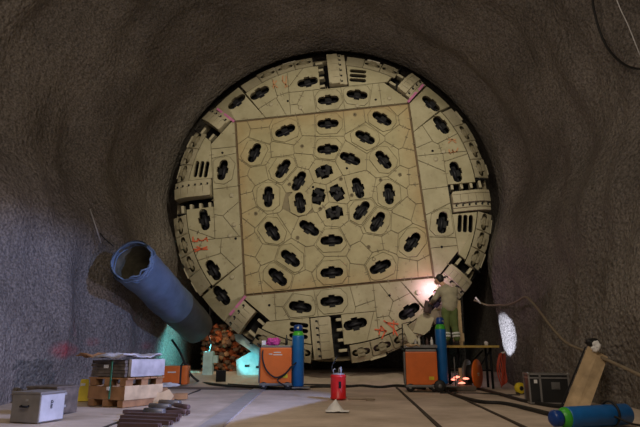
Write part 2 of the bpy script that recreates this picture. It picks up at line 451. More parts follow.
def inside(q,poly):
    c=False
    for i in range(len(poly)):
        a=poly[i]; b=poly[i-1]
        if (a[1]>q[1])!=(b[1]>q[1]) and q[0]<(b[0]-a[0])*(q[1]-a[1])/(b[1]-a[1])+a[0]: c=not c
    return c
def clip_convex(poly,conv):
    if area(conv)<0: conv=conv[::-1]
    for i in range(len(conv)):
        a=conv[i]; b=conv[(i+1)%len(conv)]; l=math.hypot(b[0]-a[0],b[1]-a[1]); n=((b[1]-a[1])/l,-(b[0]-a[0])/l)
        poly=clip(poly,n,a[0]*n[0]+a[1]*n[1])
        if len(poly)<3: return []
    return poly
marks=[]
def scaled(poly,c,k): return [(c[0]+(p[0]-c[0])*k,c[1]+(p[1]-c[1])*k) for p in poly]
def cells_to_splines(cells,cuts,plain,framed,seed):
    rr=random.Random(seed)
    for c,i in cells:
        p=inset(c,.009)
        for k in range(len(c)):         # short weld slots half way along some edges
            a=c[k]; b=c[(k+1)%len(c)]; l=math.hypot(b[0]-a[0],b[1]-a[1])
            if l>.28 and rr.random()<.45:
                t=rr.uniform(.3,.7); mid=(a[0]+(b[0]-a[0])*t,a[1]+(b[1]-a[1])*t)
                ang=math.atan2(b[1]-a[1],b[0]-a[0])+PI/2; marks.append((mid,ang,rr.uniform(.07,.15)))
        if i is None:
            if len(p)>=3 and abs(area(p))>.01: plain.append([p])
        else:
            cx,cy,ang,kind=cuts[i]; shp=CC if kind=='c' else CH; hole=place(shp,(cx,cy),ang)
            out=None
            if kind=='c': plain.append([p,hole[::-1]])
            else:
                O=inset(clip_convex(inset(c,.028),place(OCT,(cx,cy),ang)),0)
                fr=inset(O,.016) if len(O)>=3 else []
                if len(fr)>=3 and all(inside(h,fr) for h in hole):
                    plain.append([p,O[::-1]]); framed.append([fr,hole[::-1]])
                elif len(p)>=3 and all(inside(h,p) for h in hole): plain.append([p,hole[::-1]])
                else: framed.append([place([(x*.86,y*.9) for x,y in OCT],(cx,cy),ang),hole[::-1]])
            cutters.append((cx,cy,ang,kind))
def fillmany(name,groups,z0,ext,m,bev=0,parent=HEAD,a=0):
    """several outlines, each with its own holes, welded into one panel mesh"""
    bm=bmesh.new()
    for g_ in groups:
        o=fill(name,[[rotp(p,a) for p in sp] for sp in g_],z0,ext,m,bev,parent); bm.from_mesh(o.data); me=o.data
        bpy.data.objects.remove(o); bpy.data.meshes.remove(me)
    me=bpy.data.meshes.new(name); bm.to_mesh(me); bm.free()
    if m: me.materials.append(m)
    o=bpy.data.objects.new(name,me); COL.objects.link(o); o.parent=parent; return o
def merge(a_,b_):
    bm=bmesh.new(); bm.from_mesh(a_.data); n=len(bm.faces); bm.from_mesh(b_.data); bm.faces.ensure_lookup_table()
    for f in bm.faces[n:]: f.material_index=len(a_.data.materials)
    me=a_.data; m2=b_.data.materials[0]; bm.to_mesh(me); bm.free(); me.materials.append(m2)
    d=b_.data; bpy.data.objects.remove(b_); bpy.data.meshes.remove(d); return a_
# --- centre square
S=2.50
sqc=[(-1.10,2.08,-8),(.15,2.16,0),(.07,1.38,0),(-2.03,1.50,8),(1.71,2.14,-2),(1.16,1.62,-2),(.67,1.03,2),(1.60,.89,0),(-1.25,.93,0),(-.83,.52,0),(-1.72,.15,0),(-.85,-.12,-4),(-1.68,-.85,2),(-.66,-.86,-2),(-.08,-1.27,0),(-1.24,-1.65,-8),(1.63,-.12,2),(.80,.14,0),(.82,-.52,-10),(1.22,-.88,0),(2.08,-1.54,-6),(-1.62,-2.12,-10),(-.16,-2.14,3),(1.15,-2.12,-8)]
cuts=[]
for x,y,da in sqc: cuts.append((x,y,math.atan2(y,x)+PI/2+math.radians(da),'d'))
for x,y,a in ((-.10,.72,10),(-.33,0.02,70),(.20,.06,110),(.07,-.50,5)): cuts.append((x,y,math.radians(a),'c'))
sq=[(-S,-S),(S,-S),(S,S),(-S,S)]
plain=[];framed=[]
cells_to_splines(voro(sq,cuts,44,3,.42),cuts,plain,framed,5)
holes=[place(CC if c[3]=='c' else CH,c[:2],c[2])[::-1] for c in cuts]
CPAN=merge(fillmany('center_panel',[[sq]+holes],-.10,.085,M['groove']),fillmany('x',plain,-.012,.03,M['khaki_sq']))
for g_ in framed: fillmany('cutter_frame',[g_],-.012,.04,M['khaki_sq'],.004)
# --- four outer segments
def seg_frame(k): return -k*PI/2        # k=0 top,1 right,2 bottom,3 left
lab=['top','right','bottom','left']
BIG=[(-6,-6),(6,-6),(6,6),(-6,6)]
def halfplane_ang(poly,deg,keep_ccw):    # line through the axis at that angle
    t=math.radians(deg); n=(-math.sin(t),math.cos(t))
    return clip(poly,(-n[0],-n[1]) if keep_ccw else n,0)
lipmesh=None
for k in range(4):
    a=seg_frame(k)
    y0=S+.05
    strip=[(-6,y0),(6,y0),(6,6),(-6,6)]
    strip=clip(strip,(-.7071,-.7071),-.02); strip=clip(strip,(.7071,-.7071),-.02)
    body=arcclip(strip,4.05,30,150)
    P1=halfplane_ang(clip(body,(1,0),-.9),122.7,False)
    P1b=halfplane_ang(clip(arcclip(strip,4.47,110,140),(1,0),-.9),122.7,True)
    P2=clip(clip(clip(body,(-1,0),.9),(1,0),.03),(0,-1),-3.27)
    P3=clip(clip(clip(body,(-1,0),.9),(1,0),1.75),(0,1),3.27)
    P4=clip(clip(clip(body,(-1,0),-.87),(0,-1),-3.27),(.7071,-.7071),-.90)
    P5=clip(clip(clip(body,(-1,0),-1.75),(0,1),3.27),(.7071,.7071),3.66)
    tang=lambda x,y,d=0: math.atan2(y,x)-PI/2+math.radians(d)
    pcs=[(P1,[(-1.76,3.36,tang(-1.76,3.36),'d')],3,.5),(P1b,[(-2.46,3.17,tang(-2.46,3.17),'d')],0,.4),(P2,[(-.32,3.55,tang(-.3,3.55,3),'d')],1,.45),
         (P3,[(1.08,2.97,tang(1.08,2.97,6),'d')]+([(.23,2.90,0,'d')] if k in(0,2) else []),4,.5),(P4,[],0,.4),(P5,[],1,.4)]
    plain=[];framed=[];base=[];n0=len(cutters); m0=len(marks)
    gslots=[place(stad(.50,.115,4),(1.15+.02*j,3.43+.145*j),-.20)[::-1] for j in range(3)]
    for j,(pp,cc,nr,md) in enumerate(pcs):
        if len(pp)<3: continue
        if j==4: plain.append([inset(pp,.009)]+gslots)      # the plate with the grill of three long slots
        else: cells_to_splines(voro(pp,cc,nr,20+k*7+j,md) if (nr or cc) else [(pp,None)],cc,plain,framed,40+k*9+j)
        base.append([pp]+[place(CH,c[:2],c[2])[::-1] for c in cc]+(gslots if j==4 else []))
    for i in range(n0,len(cutters)):
        x,y,an,kd=cutters[i]; q=rotp((x,y),a); cutters[i]=(q[0],q[1],an+a,kd)
    for i in range(m0,len(marks)):
        mid,an,l=marks[i]; marks[i]=(rotp(mid,a),an+a,l)
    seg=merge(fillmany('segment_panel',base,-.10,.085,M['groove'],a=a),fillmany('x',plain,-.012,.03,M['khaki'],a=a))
    for g_ in framed: fillmany('cutter_frame',[g_],-.012,.04,M['khaki'],.004,seg,a)
    # --- gauge ring plates with their own cutters
    gc=[(1.87,3.68),(1.20,4.05),(-.45,4.26),(-1.15,4.15)]
    rr=random.Random(60+k)
    ring=[];holes=[]
    for (d0,d1,nn) in ((91.5,122,4),(56.6,78,3)):
        edges=[lerp(d0,d1,i/nn) for i in range(nn+1)]
        for i in range(nn):
            e0,e1=math.radians(edges[i]+.2),math.radians(edges[i+1]-.2)
            ro=4.50+rr.choice((-.05,.0,.03)); ri=4.08
            poly=[(ri*math.cos(lerp(e0,e1,t/6)),ri*math.sin(lerp(e0,e1,t/6))) for t in range(7)]+[(ro*math.cos(lerp(e1,e0,t/6)),ro*math.sin(lerp(e1,e0,t/6))) for t in range(7)]
            mid=(e0+e1)/2; gp=[poly]
            if i in (0,1,2) and not(nn==3 and i==2 and k==0):
                hc=(4.29*math.cos(mid),4.29*math.sin(mid)); hs=[(x*.78,y*.7) for x,y in CH]
                hp=place(hs,hc,mid-PI/2)
                gp.append(hp[::-1]); q=rotp(hc,a); cutters.append((q[0],q[1],mid-PI/2+a,'g'))
            ring.append(gp)
    for gp in ring: fillmany('gauge_plate',[gp],-.06,.075,M['khaki_lip'],.006,seg,a)
    # jagged scraper pads on the outer edge
    for (d0,d1,nn) in ((92,121,5),(58,77,3)):
        for i in range(nn):
            t=math.radians(lerp(d0,d1,(i+.5)/nn)+a*180/PI); rad=4.46+rr.uniform(-.02,.045)
            mb=MB(); mb.box((0,0,0),(.42*rr.uniform(.75,1.05),.26,.10),None,.015)
            o=mb.build('rim_scraper',M['pale'] if (k==0 and i in(1,2,3)) else M['khaki_lip'],seg); o.location=(rad*math.cos(t),.44+rr.uniform(-.03,.03),rad*math.sin(t)); o.rotation_euler=(0,-(t-PI/2),0)
# mid-side and corner bucket lips
def bucket(L,wb,nbolt,teeth,r0,name='bucket_lip'):
    # built in the top position: x across, length along y from 0 to L, slot on the -x side
    mb=MB(); sl=lambda c: -bend(r0+c); nn=8
    def bar(x0,x1,ya,yb,la=0,lb=L):
        rings=[]
        for q in range(nn+1):
            c=lerp(la,lb,q/nn); d=sl(c)
            rings.append([mb.bm.verts.new(p) for p in ((x0,ya+d,c),(x1,ya+d,c),(x1,yb+d,c),(x0,yb+d,c))])
        for u,w_ in zip(rings,rings[1:]):
            for e in range(4): mb.bm.faces.new((u[e],u[(e+1)%4],w_[(e+1)%4],w_[e]))
        mb.bm.faces.new(rings[0][::-1]); mb.bm.faces.new(rings[-1])
    nb=5
    for q in range(nb): bar(.0,wb*.56,-.25,.2,L*q/nb+.004,L*(q+1)/nb-.004)
    bar(wb*.56,wb*.80,-.165,.2); bar(wb*.80,wb*.99,-.12,.2); bar(-wb*.06,wb*.10,-.275,.05,L*.02,L*.98)
    lip=mb.build(name,M['khaki_lip'],HEAD)
    for i in range(nbolt):
        c=L*(i+.5)/nbolt; mb=MB()
        mb.box((0,0,0),(wb*.11,.05,.05),None,.008); mb.box((-wb*.08,0,.03),(.014,.05,.08))
        o=mb.build('lip_bolt',M['dark'],lip); o.location=(wb*.69,-.155+sl(c),c)
    for i in range(teeth):
        c=L*(i+.35)/teeth; mb=MB()
        mb.box((0,0,0),(.22,.22,.075),RZ(-.15),.02)
        o=mb.build('grill_finger',M['khaki_lip'],lip); o.location=(-.26,.12+sl(c),c)
    mb=MB(); mb.box((-.19,.55,L/2),(.46,.04,L)); mb.box((-.41,.3,L/2),(.02,.46,L)); mb.box((-.19,.30,.0),(.44,.46,.03))
    mb.build('bucket_throat',M['dark'],lip)
    return lip
mid=bucket(1.06,.50,6,4,3.30)
corner=bucket(.76,.50,4,2,3.72)
def lipcopy(src,first):
    if first: return src
    r=src.copy(); COL.objects.link(r)
    for ch in src.children:
        c=ch.copy(); COL.objects.link(c); c.parent=r
    return r
for k in range(4):
    a=seg_frame(k)
    o=lipcopy(mid,k==0); q=rotp((.34,3.30),a); o.location=(q[0],.02,q[1]); o.rotation_euler=(0,-a,0)
    o2=lipcopy(corner,k==0)
    ang=a-PI/4; q=rotp((-.50,3.70),ang); o2.location=(q[0],.06,q[1]); o2.rotation_euler=(0,-ang,0)
# disc cutters
def disc():
    mb=MB()
    mb.box((0,.24,0),(.20,.16,.34),None,.03)
    mb.box((0,.28,.0),(.5,.06,.20),None,.02)
    d=mb.build('disc_cutter',M['dark'],HEAD)
    mb=MB(); mb.lathe([(.02,-.05),(.20,-.05),(.235,-.018),(.235,.018),(.20,.05),(.02,.05)],20)
    r=mb.build('cutter_ring',M['cutter'],d); r.location=(0,.33,0)
    return d
def ccut():
    mb=MB()
    for s in (-1,1):
        mb.box((s*.10,.03,.0),(.14,.2,.30),RY(.3*s),.03)
    d=mb.build('center_cutter',M['dark'],HEAD)
    mb=MB(); mb.tube([(-.22,.0,-.05),(.22,.0,.05)],.05,8); mb.lathe([(.02,-.04),(.13,-.04),(.15,0),(.13,.04),(.02,.04)],16,Matrix.Translation((0,.04,0))@Matrix.Rotation(.2,4,'Y'))
    mb.build('cutter_ring',M['cutter'],d); return d
def gcut():
    mb=MB(); mb.box((0,.04,0),(.20,.14,.22),None,.03)
    d=mb.build('gauge_cutter',M['cutterk'],HEAD)
    mb=MB(); mb.lathe([(.02,-.035),(.16,-.035),(.18,-.012),(.18,.012),(.16,.035),(.02,.035)],16)
    r=mb.build('cutter_ring',M['cutterk'],d); r.location=(0,.12,0); return d
first={}
for (x,y,an,kd) in cutters:
    if kd not in first: src={'d':disc,'c':ccut,'g':gcut}[kd](); first[kd]=src; o=src
    else: o=lipcopy(first[kd],False)
    r=math.hypot(x,y)
    o.location=(x,-bend(r),y); o.rotation_euler=(0,-an,0)
# weld slots, small bosses and holes
mb=MB()
for mid_,an,l in marks: mb.box((mid_[0],-.0195-bend(math.hypot(*mid_)),mid_[1]),(l,.006,.02),RY(-an))
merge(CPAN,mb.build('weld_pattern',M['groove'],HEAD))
def stud(name,prof,q,m,n=12):
    mb=MB(); mb.lathe(prof,n,Matrix.Rotation(PI/2,4,'X')); o=mb.build(name,m,HEAD); o.location=(q[0],-.02-bend(math.hypot(*q)),q[1])
for q in ((.95,2.35),(-.65,1.55),(.9,-1.55),(-1.0,-1.1),(1.45,.3),(-1.1,.45),(.35,.45),(.6,-.05),(-.3,-.35),(1.0,-1.9),(2.0,.4),(-2.1,-.3)):
    stud('threaded_boss',[(.001,.004),(.03,.004),(.03,.0),(.055,0),(.055,.016),(.03,.016),(.03,.004)],q,M['groove'])
for q in ((1.6,2.75),(-.95,3.0),(2.85,-1.75),(-2.95,1.6),(-2.7,-.95),(3.0,1.0),(-1.9,-2.85),(1.3,-2.9),(.55,.75),(-.45,.3)):
    stud('bolt_hole',[(.001,0),(.035,0),(.035,.006),(.001,.006)],q,M['dark'])
for q in ((-1.45,2.95),(-.6,2.75),(3.05,.75),(3.3,.95),(-2.72,-.55),(-2.85,-.85),(1.05,2.62),(2.05,-2.9),(2.0,2.75),(-2.85,-2.0),(-2.75,.3)):
    stud('lifting_boss',[(.03,0),(.065,0),(.065,.025),(.03,.025)],q,M['khaki_lip'])
# seam round the square, body drum behind
fill('square_seam',[[(-S-.05,-S-.05),(S+.05,-S-.05),(S+.05,S+.05),(-S-.05,S+.05)],[(-S,-S),(-S,S),(S,S),(S,-S)]],-.06,.02,M['rustseam'])
mb=MB(); mb.lathe([(.1,-.55),(3.3,-.55),(4.25,-.72),(4.35,-1.0),(4.35,-2.2),(.1,-2.2)],96,Matrix.Rotation(PI/2,4,'X'))
mb.build('drum_body',M['dark'],HEAD)
circ=lambda r,k=120:[(r*math.cos(2*PI*i/k),r*math.sin(2*PI*i/k)) for i in range(k)]
mb=MB(); mb.lathe([(4.05,-.9),(4.38,-.52),(4.44,-.42),(4.46,-.5),(4.46,-1.5),(4.3,-1.5)],120,Matrix.Rotation(PI/2,4,'X'))
bmesh.ops.delete(mb.bm,geom=[f for f in mb.bm.faces if len(f.verts)>4],context='FACES')
# open ring: the lathe caps are far behind the plates
mb.build('rim_shell',M['groove'],HEAD)
# paint: magenta corner seams, red crayon writing
def ribbon(name,strokes,w,m,lift=.035,parent=HEAD):
    mb=MB()
    for st in strokes:
        for p,q in zip(st,st[1:]):
            d=math.hypot(q[0]-p[0],q[1]-p[1]); an=math.atan2(q[1]-p[1],q[0]-p[0]); c=((p[0]+q[0])/2,(p[1]+q[1])/2)
            mb.box((c[0],-lift-bend(math.hypot(*c)),c[1]),(d+w*.7,.006,w),RY(-an))
    return mb.build(name,m,parent)
D=lambda r,off,ang: rotp((r,off),math.radians(ang))
for an_,r1 in ((45,4.3),(135,4.25),(225,4.2)): ribbon('magenta_seam',[[D(3.6,.03,an_),D(3.95,.03,an_),D(r1,.03,an_)]],.07,M['magenta'],.06)
def hp(px,py):
    p=at(px,py,-.03); return rotp((p.x,p.z-ZC),-PHI)
def glyph(strokes): return [[hp(*p) for p in s] for s in strokes]
ribbon('paint_marking',glyph([[(194,249.2),(207.5,249.2)],[(201,249),(195,251.5)],[(201,249),(207,246.8)],[(201.5,249),(197,246.5)],[(193,237),(193,241),(197.5,241.3),(198,238.5),(200,240.5),(203.5,240.5),(206.5,237.5),(207.5,241.2)]]),.035,M['redpaint']).__setitem__('label','red hand-painted K5 reading upwards')
ribbon('paint_marking',glyph([[(273.5,80.5),(273.5,88)],[(276.5,81),(273.8,84.5),(277.5,87.5)],[(283,76),(282.5,80.5),(287.5,86.5)],[(286.5,76.5),(285.5,87.5)]]),.035,M['redfaint']).__setitem__('label','faint red hand-painted K4')
ribbon('paint_marking',glyph([[(448.5,139.3),(455.5,139.6)],[(452,139.5),(448.5,142.8)],[(452,139.5),(456,142.6)],[(449,149.5),(449.6,153),(452,152.4),(452.6,150),(453.6,152),(456.5,151.5),(457.8,148.2)]]),.035,M['redfaint']).__setitem__('label','faint red hand-painted K3 reading downwards')
ribbon('paint_marking',glyph([[(375,329.3),(386.5,331)],[(381,326),(379,334.5)],[(381,326),(385.5,331),(382,338)],[(384,320.8),(390,325),(394,328.5),(397.3,335)],[(386,322.5),(398,324)],[(393.8,321),(393.5,334)]]),.035,M['redpaint']).__setitem__('label','bright red hand-painted characters upside down')

# ------------------------------------------------------------------ ventilation duct
A=V(-4.12,-3.35,2.69); B=V(-3.72,.55,1.50)
ax=(B-A).normalized(); e1=ax.cross(V(0,0,1)).normalized(); e2=e1.cross(ax)
VD=thing('ventilation_duct','wide blue fabric ventilation duct with open mouth on left wall','duct',A)
def ring(c,r,n,wob,ph):
    out=[]
    for j in range(n):
        t=2*PI*j/n; rr=r*(1+wob*noise.noise(V(math.cos(t)*1.5,math.sin(t)*1.5,ph)))
        out.append(c+(e1*math.cos(t)+e2*math.sin(t))*rr)
    return out
def loft(rings,name,m,parent):
    bm=bmesh.new(); vv=[[bm.verts.new(p) for p in r] for r in rings]; n=len(vv[0])
    for a,b in zip(vv,vv[1:]):
        for j in range(n):
            f=bm.faces.new((a[j],a[(j+1)%n],b[(j+1)%n],b[j])); f.smooth=True
    me=bpy.data.meshes.new(name); bm.to_mesh(me); bm.free(); me.materials.append(m)
    o=bpy.data.objects.new(name,me); COL.objects.link(o); o.parent=parent; return o
Lh=(B-A).length
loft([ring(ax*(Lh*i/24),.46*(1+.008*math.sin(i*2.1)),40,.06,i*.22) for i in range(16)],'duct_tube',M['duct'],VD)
loft([ring(ax*(Lh*i/24),.462*(1+.012*math.sin(i*2.1)),40,.06,i*.22) for i in range(15,25)],'lower_duct_tube',M['ductshade'],VD)
loft([ring(ax*(Lh*i/24+.01),.44,40,.06,i*.22) for i in range(25)],'duct_lining',M['ductin'],VD)
mb=MB()
for q in range(4):
    pts=[]
    for j in range(64):
        t=2*PI*j/64; n_=noise.noise(V(math.cos(t)*2.6+q*5,math.sin(t)*2.6,q)); n2=noise.noise(V(math.cos(t)*6+q*5,math.sin(t)*6,q+3))
        pts.append(ax*(.0+.05*q+.09*n_+.02*n2)+(e1*math.cos(t)+e2*math.sin(t))*(.455+.035*n_+.02*n2-.012*abs(q-2)))
    mb.tube(pts,.019,7,closed=True)
mb.build('rolled_collar',M['duct'],VD,True)
mb=MB(); mb.tube([at(93,224,-2.5)-A,at(104,238,-2.9)-A,at(113,246,-3.3)-A],.012,5)
mb.build('hanging_wire',M['cable'],VD)
mb=MB(); q0=wallhit(90,209,.12); q1=wallhit(101,243,.12); mb.tube([q0,q0*.5+q1*.5,q1],.015,6)
one('wall_rod',mb,M['lgrey'],'thin grey rod sticking from left wall above the duct mouth','rod')

# ------------------------------------------------------------------ gas cylinders
def cyl_parts(root,h=1.42,r=.135):
    mb=MB(); mb.lathe([(r*.85,0),(r,.03),(r,h*.80),(r*.98,h*.82)],24); mb.build('cylinder_body',M['blue'],root)
    mb=MB(); mb.lathe([(r*.985,h*.80),(r*.95,h*.84),(r*.75,h*.885),(r*.5,h*.905),(r*.4,h*.91)],24); mb.build('cylinder_shoulder',M['green'],root)
    mb=MB(); mb.lathe([(r*.42,h*.895),(r*.72,h*.90),(r*.76,h*.92),(r*.76,h*.975),(r*.55,h*1.0),(r*.2,h*1.005)],20)
    cap=mb.build('valve_guard',M['bluecap'],root)
    mb=MB(); mb.box((0,-r*.72,h*.945),(r*.4,r*.2,h*.03),None,.01); mb.build('guard_opening',M['lgrey'],cap)
gl=at(298,352,-1.75)
g1=thing('gas_cylinder','upright blue gas cylinder with green shoulder beside left orange welding machine','gas cylinder',(gl.x,-1.75,.06),0,'blue gas cylinders')
cyl_parts(g1,1.36,.138)
g2p=at(441.5,352,-2.1)
g2=dup(g1,(g2p.x,-2.1,.14),.6,'upright blue gas cylinder on the cart behind the right orange machine'); g2.scale=(.86,.86,1.04)
# shorter green band on the lying one
g3=dup(g1,None,None,'blue gas cylinder lying on the floor below the leaning board at right')
c0=V(2.62,-8.10,.125); c1=V(3.60,-7.74,.14)
dz=(c0-c1).normalized(); xx=dz.cross(V(0,0,1)).normalized(); yy=dz.cross(xx)
mx=Matrix((xx,yy,dz)).transposed().to_4x4(); mx.translation=c1
g3.matrix_world=mx; g3.scale=(.83,.83,(c0-c1).length/1.36)
g3.location=c1+V(0,0,-.02)
mb=MB()
pc=c1+dz*.24; mb.tube([pc+(xx*math.cos(t)+yy*math.sin(t))*(.128) for t in [2*PI*i/24 for i in range(24)]],.014,6,closed=True)
mb.tube([pc+V(-.02,-.13,-.02),pc+V(.12,-.2,-.09),pc+V(.3,-.2,-.118)],.012,6)
one('cable_loop',mb,M['cable'],'dark cable looped round the far end of lying blue cylinder','cable')

# ------------------------------------------------------------------ welding machines
def machine(root,w,d,h,logo=True):
    mb=MB(); mb.box((0,0,.14+h/2),(w,d,h),None,.025); body=mb.build('machine_body',M['orange'],root)
    mb=MB(); mb.box((0,0,.14+h+.02),(w*.98,d*.96,.05),None,.015); mb.build('machine_top',M['grey'],root)
    mb=MB(); mb.box((0,0,.115),(w*1.04,d*1.05,.05),None,.01); mb.box((-w/2-.02,-.0,.14+h/2),(.03,d*.98,h*.98),None,.01); mb.build('machine_frame',M['grey'],root)
    mb=MB(); mb.box((w*.30,-d/2-.004,.14+h*.2),(w*.16,.01,h*.10)); mb.build('warning_sticker',M['yellow'],body)
    if logo:
        mb=MB()
        for i,(x,z,l) in enumerate(((.03,.0,.16),(-.12,-.035,.08),(.04,-.05,.2))):
            mb.box((x,-d/2-.004,.14+h*.86+z),(l,.008,.022))
        mb.build('worn_logo_lettering',M['pale'],body)
    for sx in (-1,1):
        for sy in (-1,1):
            mb=MB(); mb.lathe([(.015,-.025),(.075,-.025),(.09,-.01),(.09,.01),(.075,.025),(.015,.025)],18,Matrix.Rotation(PI/2,4,'X'))
            wh=mb.build('wheel',M['black'],root); wh.location=(sx*w*.38,sy*d*.46,.09)
            mb=MB(); mb.lathe([(.005,-.03),(.03,-.03),(.03,.03),(.005,.03)],10,Matrix.Rotation(PI/2,4,'X')); hb=mb.build('wheel_hub',M['lgrey'],wh)
    mb=MB(); mb.tube([(-w*.5,-d*.3,.14+h),(-w*.62,-d*.3,.22+h),(-w*.62,d*.3,.22+h),(-w*.5,d*.3,.14+h)],.016,8); mb.build('push_handle',M['black'],root)
wl=at(277,352,-1.75)
W1=thing('welding_machine','orange welding machine with looped black cables and pink cloth on top at left','welding machine',(wl.x,-1.75,0),.04,'orange welding machines')
machine(W1,.70,.5,.77)
mb=MB()
mb.tube(smoothpath([(-.28,-.2,.96),(-.30,-.28,.7),(-.2,-.30,.42),(0,-.31,.27),(.2,-.31,.34),(.36,-.29,.5),(.45,-.2,.58)]),.017,7)
mb.tube(smoothpath([(.34,-.26,.5),(.20,-.29,.32),(.05,-.3,.2),(.3,-.4,.06)]),.015,7)
mb.build('coiled_lead',M['cable'],W1)
mb=MB(); mb.box((.56,0,.045),(.4,.46,.03),None,.005); mb.build('cylinder_shelf',M['grey'],W1)
mb=MB(); mb.ico((0,0,.07),.15,3,(1,.8,.55),.6,3); mb.ico((-.09,-.03,.03),.08,3,(1,.8,.6),.6,5)
one('pink_cloth',mb,M['pink'],'bunched pink cloth lying on the left orange welding machine','cloth',(wl.x-.08,-1.8,.975))
mb=MB(); mb.box((0,0,.05),(.09,.07,.1),None,.01); one('cloth_tag',mb,M['white'],'small white box on the left orange welding machine','box',(wl.x-.29,-1.87,.965))
mb=MB(); mb.lathe([(.03,0),(.03,.14),(.015,.16),(.012,.22),(.008,.23)],10); one('spray_can',mb,M['black'],'dark can beside pink cloth on left orange machine','can',(wl.x+.22,-1.8,.965))
wr=at(420,352,-2.2)
W2=thing('welding_machine','orange welding machine on wheels with cluttered top right of centre','welding machine',(wr.x,-2.2,.0),-.06,'orange welding machines')
machine(W2,.66,.55,.68,False)
mb=MB(); mb.box((.52,0.05,.11),(.42,.5,.03),None,.005); mb.tube([(.70,-.15,.12),(.70,-.15,.7)],.012,6); mb.build('cylinder_shelf',M['grey'],W2)
mb=MB(); mb.lathe([(.015,-.03),(.10,-.03),(.125,-.012),(.125,.012),(.10,.03),(.015,.03)],20,Matrix.Rotation(PI/2,4,'X')); wh=mb.build('wheel',M['black'],W2); wh.location=(.36,-.3,.12)
mb=MB(); mb.lathe([(.005,-.035),(.045,-.035),(.045,.035),(.005,.035)],10,Matrix.Rotation(PI/2,4,'X')); mb.build('wheel_hub',M['grey'],wh)
mb=MB(); mb.box((0,.03,.90),(.70,.5,.03)); mb.box((0,-.26,.93),(.70,.02,.06)); mb.box((.34,0,.93),(.02,.5,.06)); mb.build('tool_tray',M['grey'],W2)
mb=MB(); mb.tube([(-.36,.1,.2),(-.36,.1,1.42),(-.15,.1,1.47)],.014,6); mb.build('torch_holder',M['dark'],W2)
items=[(-.26,'glove',None),(-.12,'bottle','lgrey'),(-.02,'bottle','pale'),(.10,'spray_can','grey'),(.18,'bottle','pale'),(.25,'bottle','white')]
ttop=.917
mb=MB(); mb.ico((0,0,.03),.10,3,(1.2,.8,.35),.4,2)
for i in range(4): mb.tube([(.05+.01*i,-.05+.03*i,.03),(.14,-.06+.035*i,.05),(.2,-.07+.04*i,.01)],[.018,.016,.012],7)
mb.tube([(-.02,-.06,.03),(.03,-.13,.03)],[.02,.013],7)
one('work_glove',mb,M['woodp'],'pale leather glove lying at the left edge of right orange machine','glove',(wr.x-.24,-2.43,ttop))
bl=[('squat grey bottle','lgrey',.035,.17,-.10),('tall pale bottle second from left','pale',.028,.24,-.02),('dark slim bottle in the middle','dark',.03,.22,.07),('reddish short bottle','steelbar',.03,.19,.15),('pale slim bottle at the right end','white',.03,.21,.25)]
for lb,mm,r,h,x in bl:
    mb=MB(); mb.lathe([(r*.9,0),(r,.01),(r,h*.65),(r*.45,h*.8),(r*.4,h*.97),(r*.3,h)],12)
    one('bottle',mb,M[mm],lb+' on top of right orange machine','bottle',(wr.x+x,-2.3,ttop),0,'bottles on the right machine')
# small portable unit by the left wall
ws=at(174,352,-.55)
W3=thing('portable_welder','small orange portable power unit on the floor beneath the blue duct','welding machine',(ws.x,-.55,0),.1)
mb=MB(); mb.box((0,0,.27),(.44,.4,.42),None,.03); b=mb.build('unit_body',M['orange'],W3)
mb=MB(); mb.box((.02,-.205,.33),(.2,.01,.03)); mb.build('pale_lettering',M['pale'],b)
mb=MB(); mb.box((.33,0,.26),(.16,.4,.46),None,.06); mb.build('unit_end',M['orange'],W3)
mb=MB(); mb.box((.235,0,.27),(.04,.41,.44),None,.015); mb.tube([(.2,0,.48),(.24,0,.55),(.38,0,.5),(.42,0,.2)],.02,7); mb.build('unit_band',M['black'],W3)
mb=MB()
for s in (-1,1): mb.box((s*.17,0,.03),(.06,.36,.06))
mb.build('unit_foot',M['black'],W3)
mb=MB(); mb.ico((0,0,.02),.16,3,(1.2,.7,.4),.6,8); one('plastic_bag',mb,M['white'],'crumpled white plastic bag before the small orange unit','bag',(ws.x+.05,-.95,.02))

# ------------------------------------------------------------------ red container, paper
rp_=at(338,352,-4.35)
RC=thing('red_canister','red metal canister with silver top fittings in centre of floor','canister',(rp_.x,-4.35,0))
mb=MB(); mb.lathe([(.13,0),(.145,.015),(.145,.03),(.135,.04),(.135,.36),(.142,.375),(.142,.40),(.12,.42)],28); b=mb.build('canister_body',M['red'],RC)
mb=MB(); mb.box((.03,-.137,.25),(.045,.01,.11),None,.004); mb.build('dark_label',M['dark'],b)
mb=MB(); mb.lathe([(.02,.41),(.11,.41),(.11,.43),(.05,.445)],20); mb.tube([(-.08,0,.42),(-.09,0,.50),(-.05,0,.52)],.012,7); mb.tube([(.05,-.03,.42),(.045,-.03,.55)],.018,8); mb.tube([(0,.03,.42),(.02,.03,.53),(.07,.03,.49)],.012,7)
mb.build('top_fittings',M['lgrey'],RC)
mb=MB(); mb.tube(smoothpath([(-.10,.02,.42),(-.11,.02,.56),(-.05,.05,.68),(-.02,.1,.72)]),.012,6); mb.build('filler_hose',M['cable'],RC)
bm=bmesh.new(); n=14; g=[]
for i in range(n+1):
    row=[]
    for j in range(n+1):
        x=(i/n-.5)*.34; y=(j/n-.5)*.26; pk=max(0,.17-math.hypot(x+.03,y)*1.3)
        row.append(bm.verts.new((x+.03*noise.noise(V(x*9,y*9,1)),y,max(.003,pk+.02*abs(noise.noise(V(x*12,y*12,4)))))))
    g.append(row)
for i in range(n):
    for j in range(n): bm.faces.new((g[i][j],g[i+1][j],g[i+1][j+1],g[i][j+1]))
me=bpy.data.meshes.new('paper_scrap'); bm.to_mesh(me); bm.free(); me.materials.append(M['white'])
pp=at(337,352,-6.4); o=bpy.data.objects.new('paper_scrap',me); COL.objects.link(o); o.location=(pp.x,-6.4,0); tag(o,'crumpled white paper standing up in front of red canister','paper')
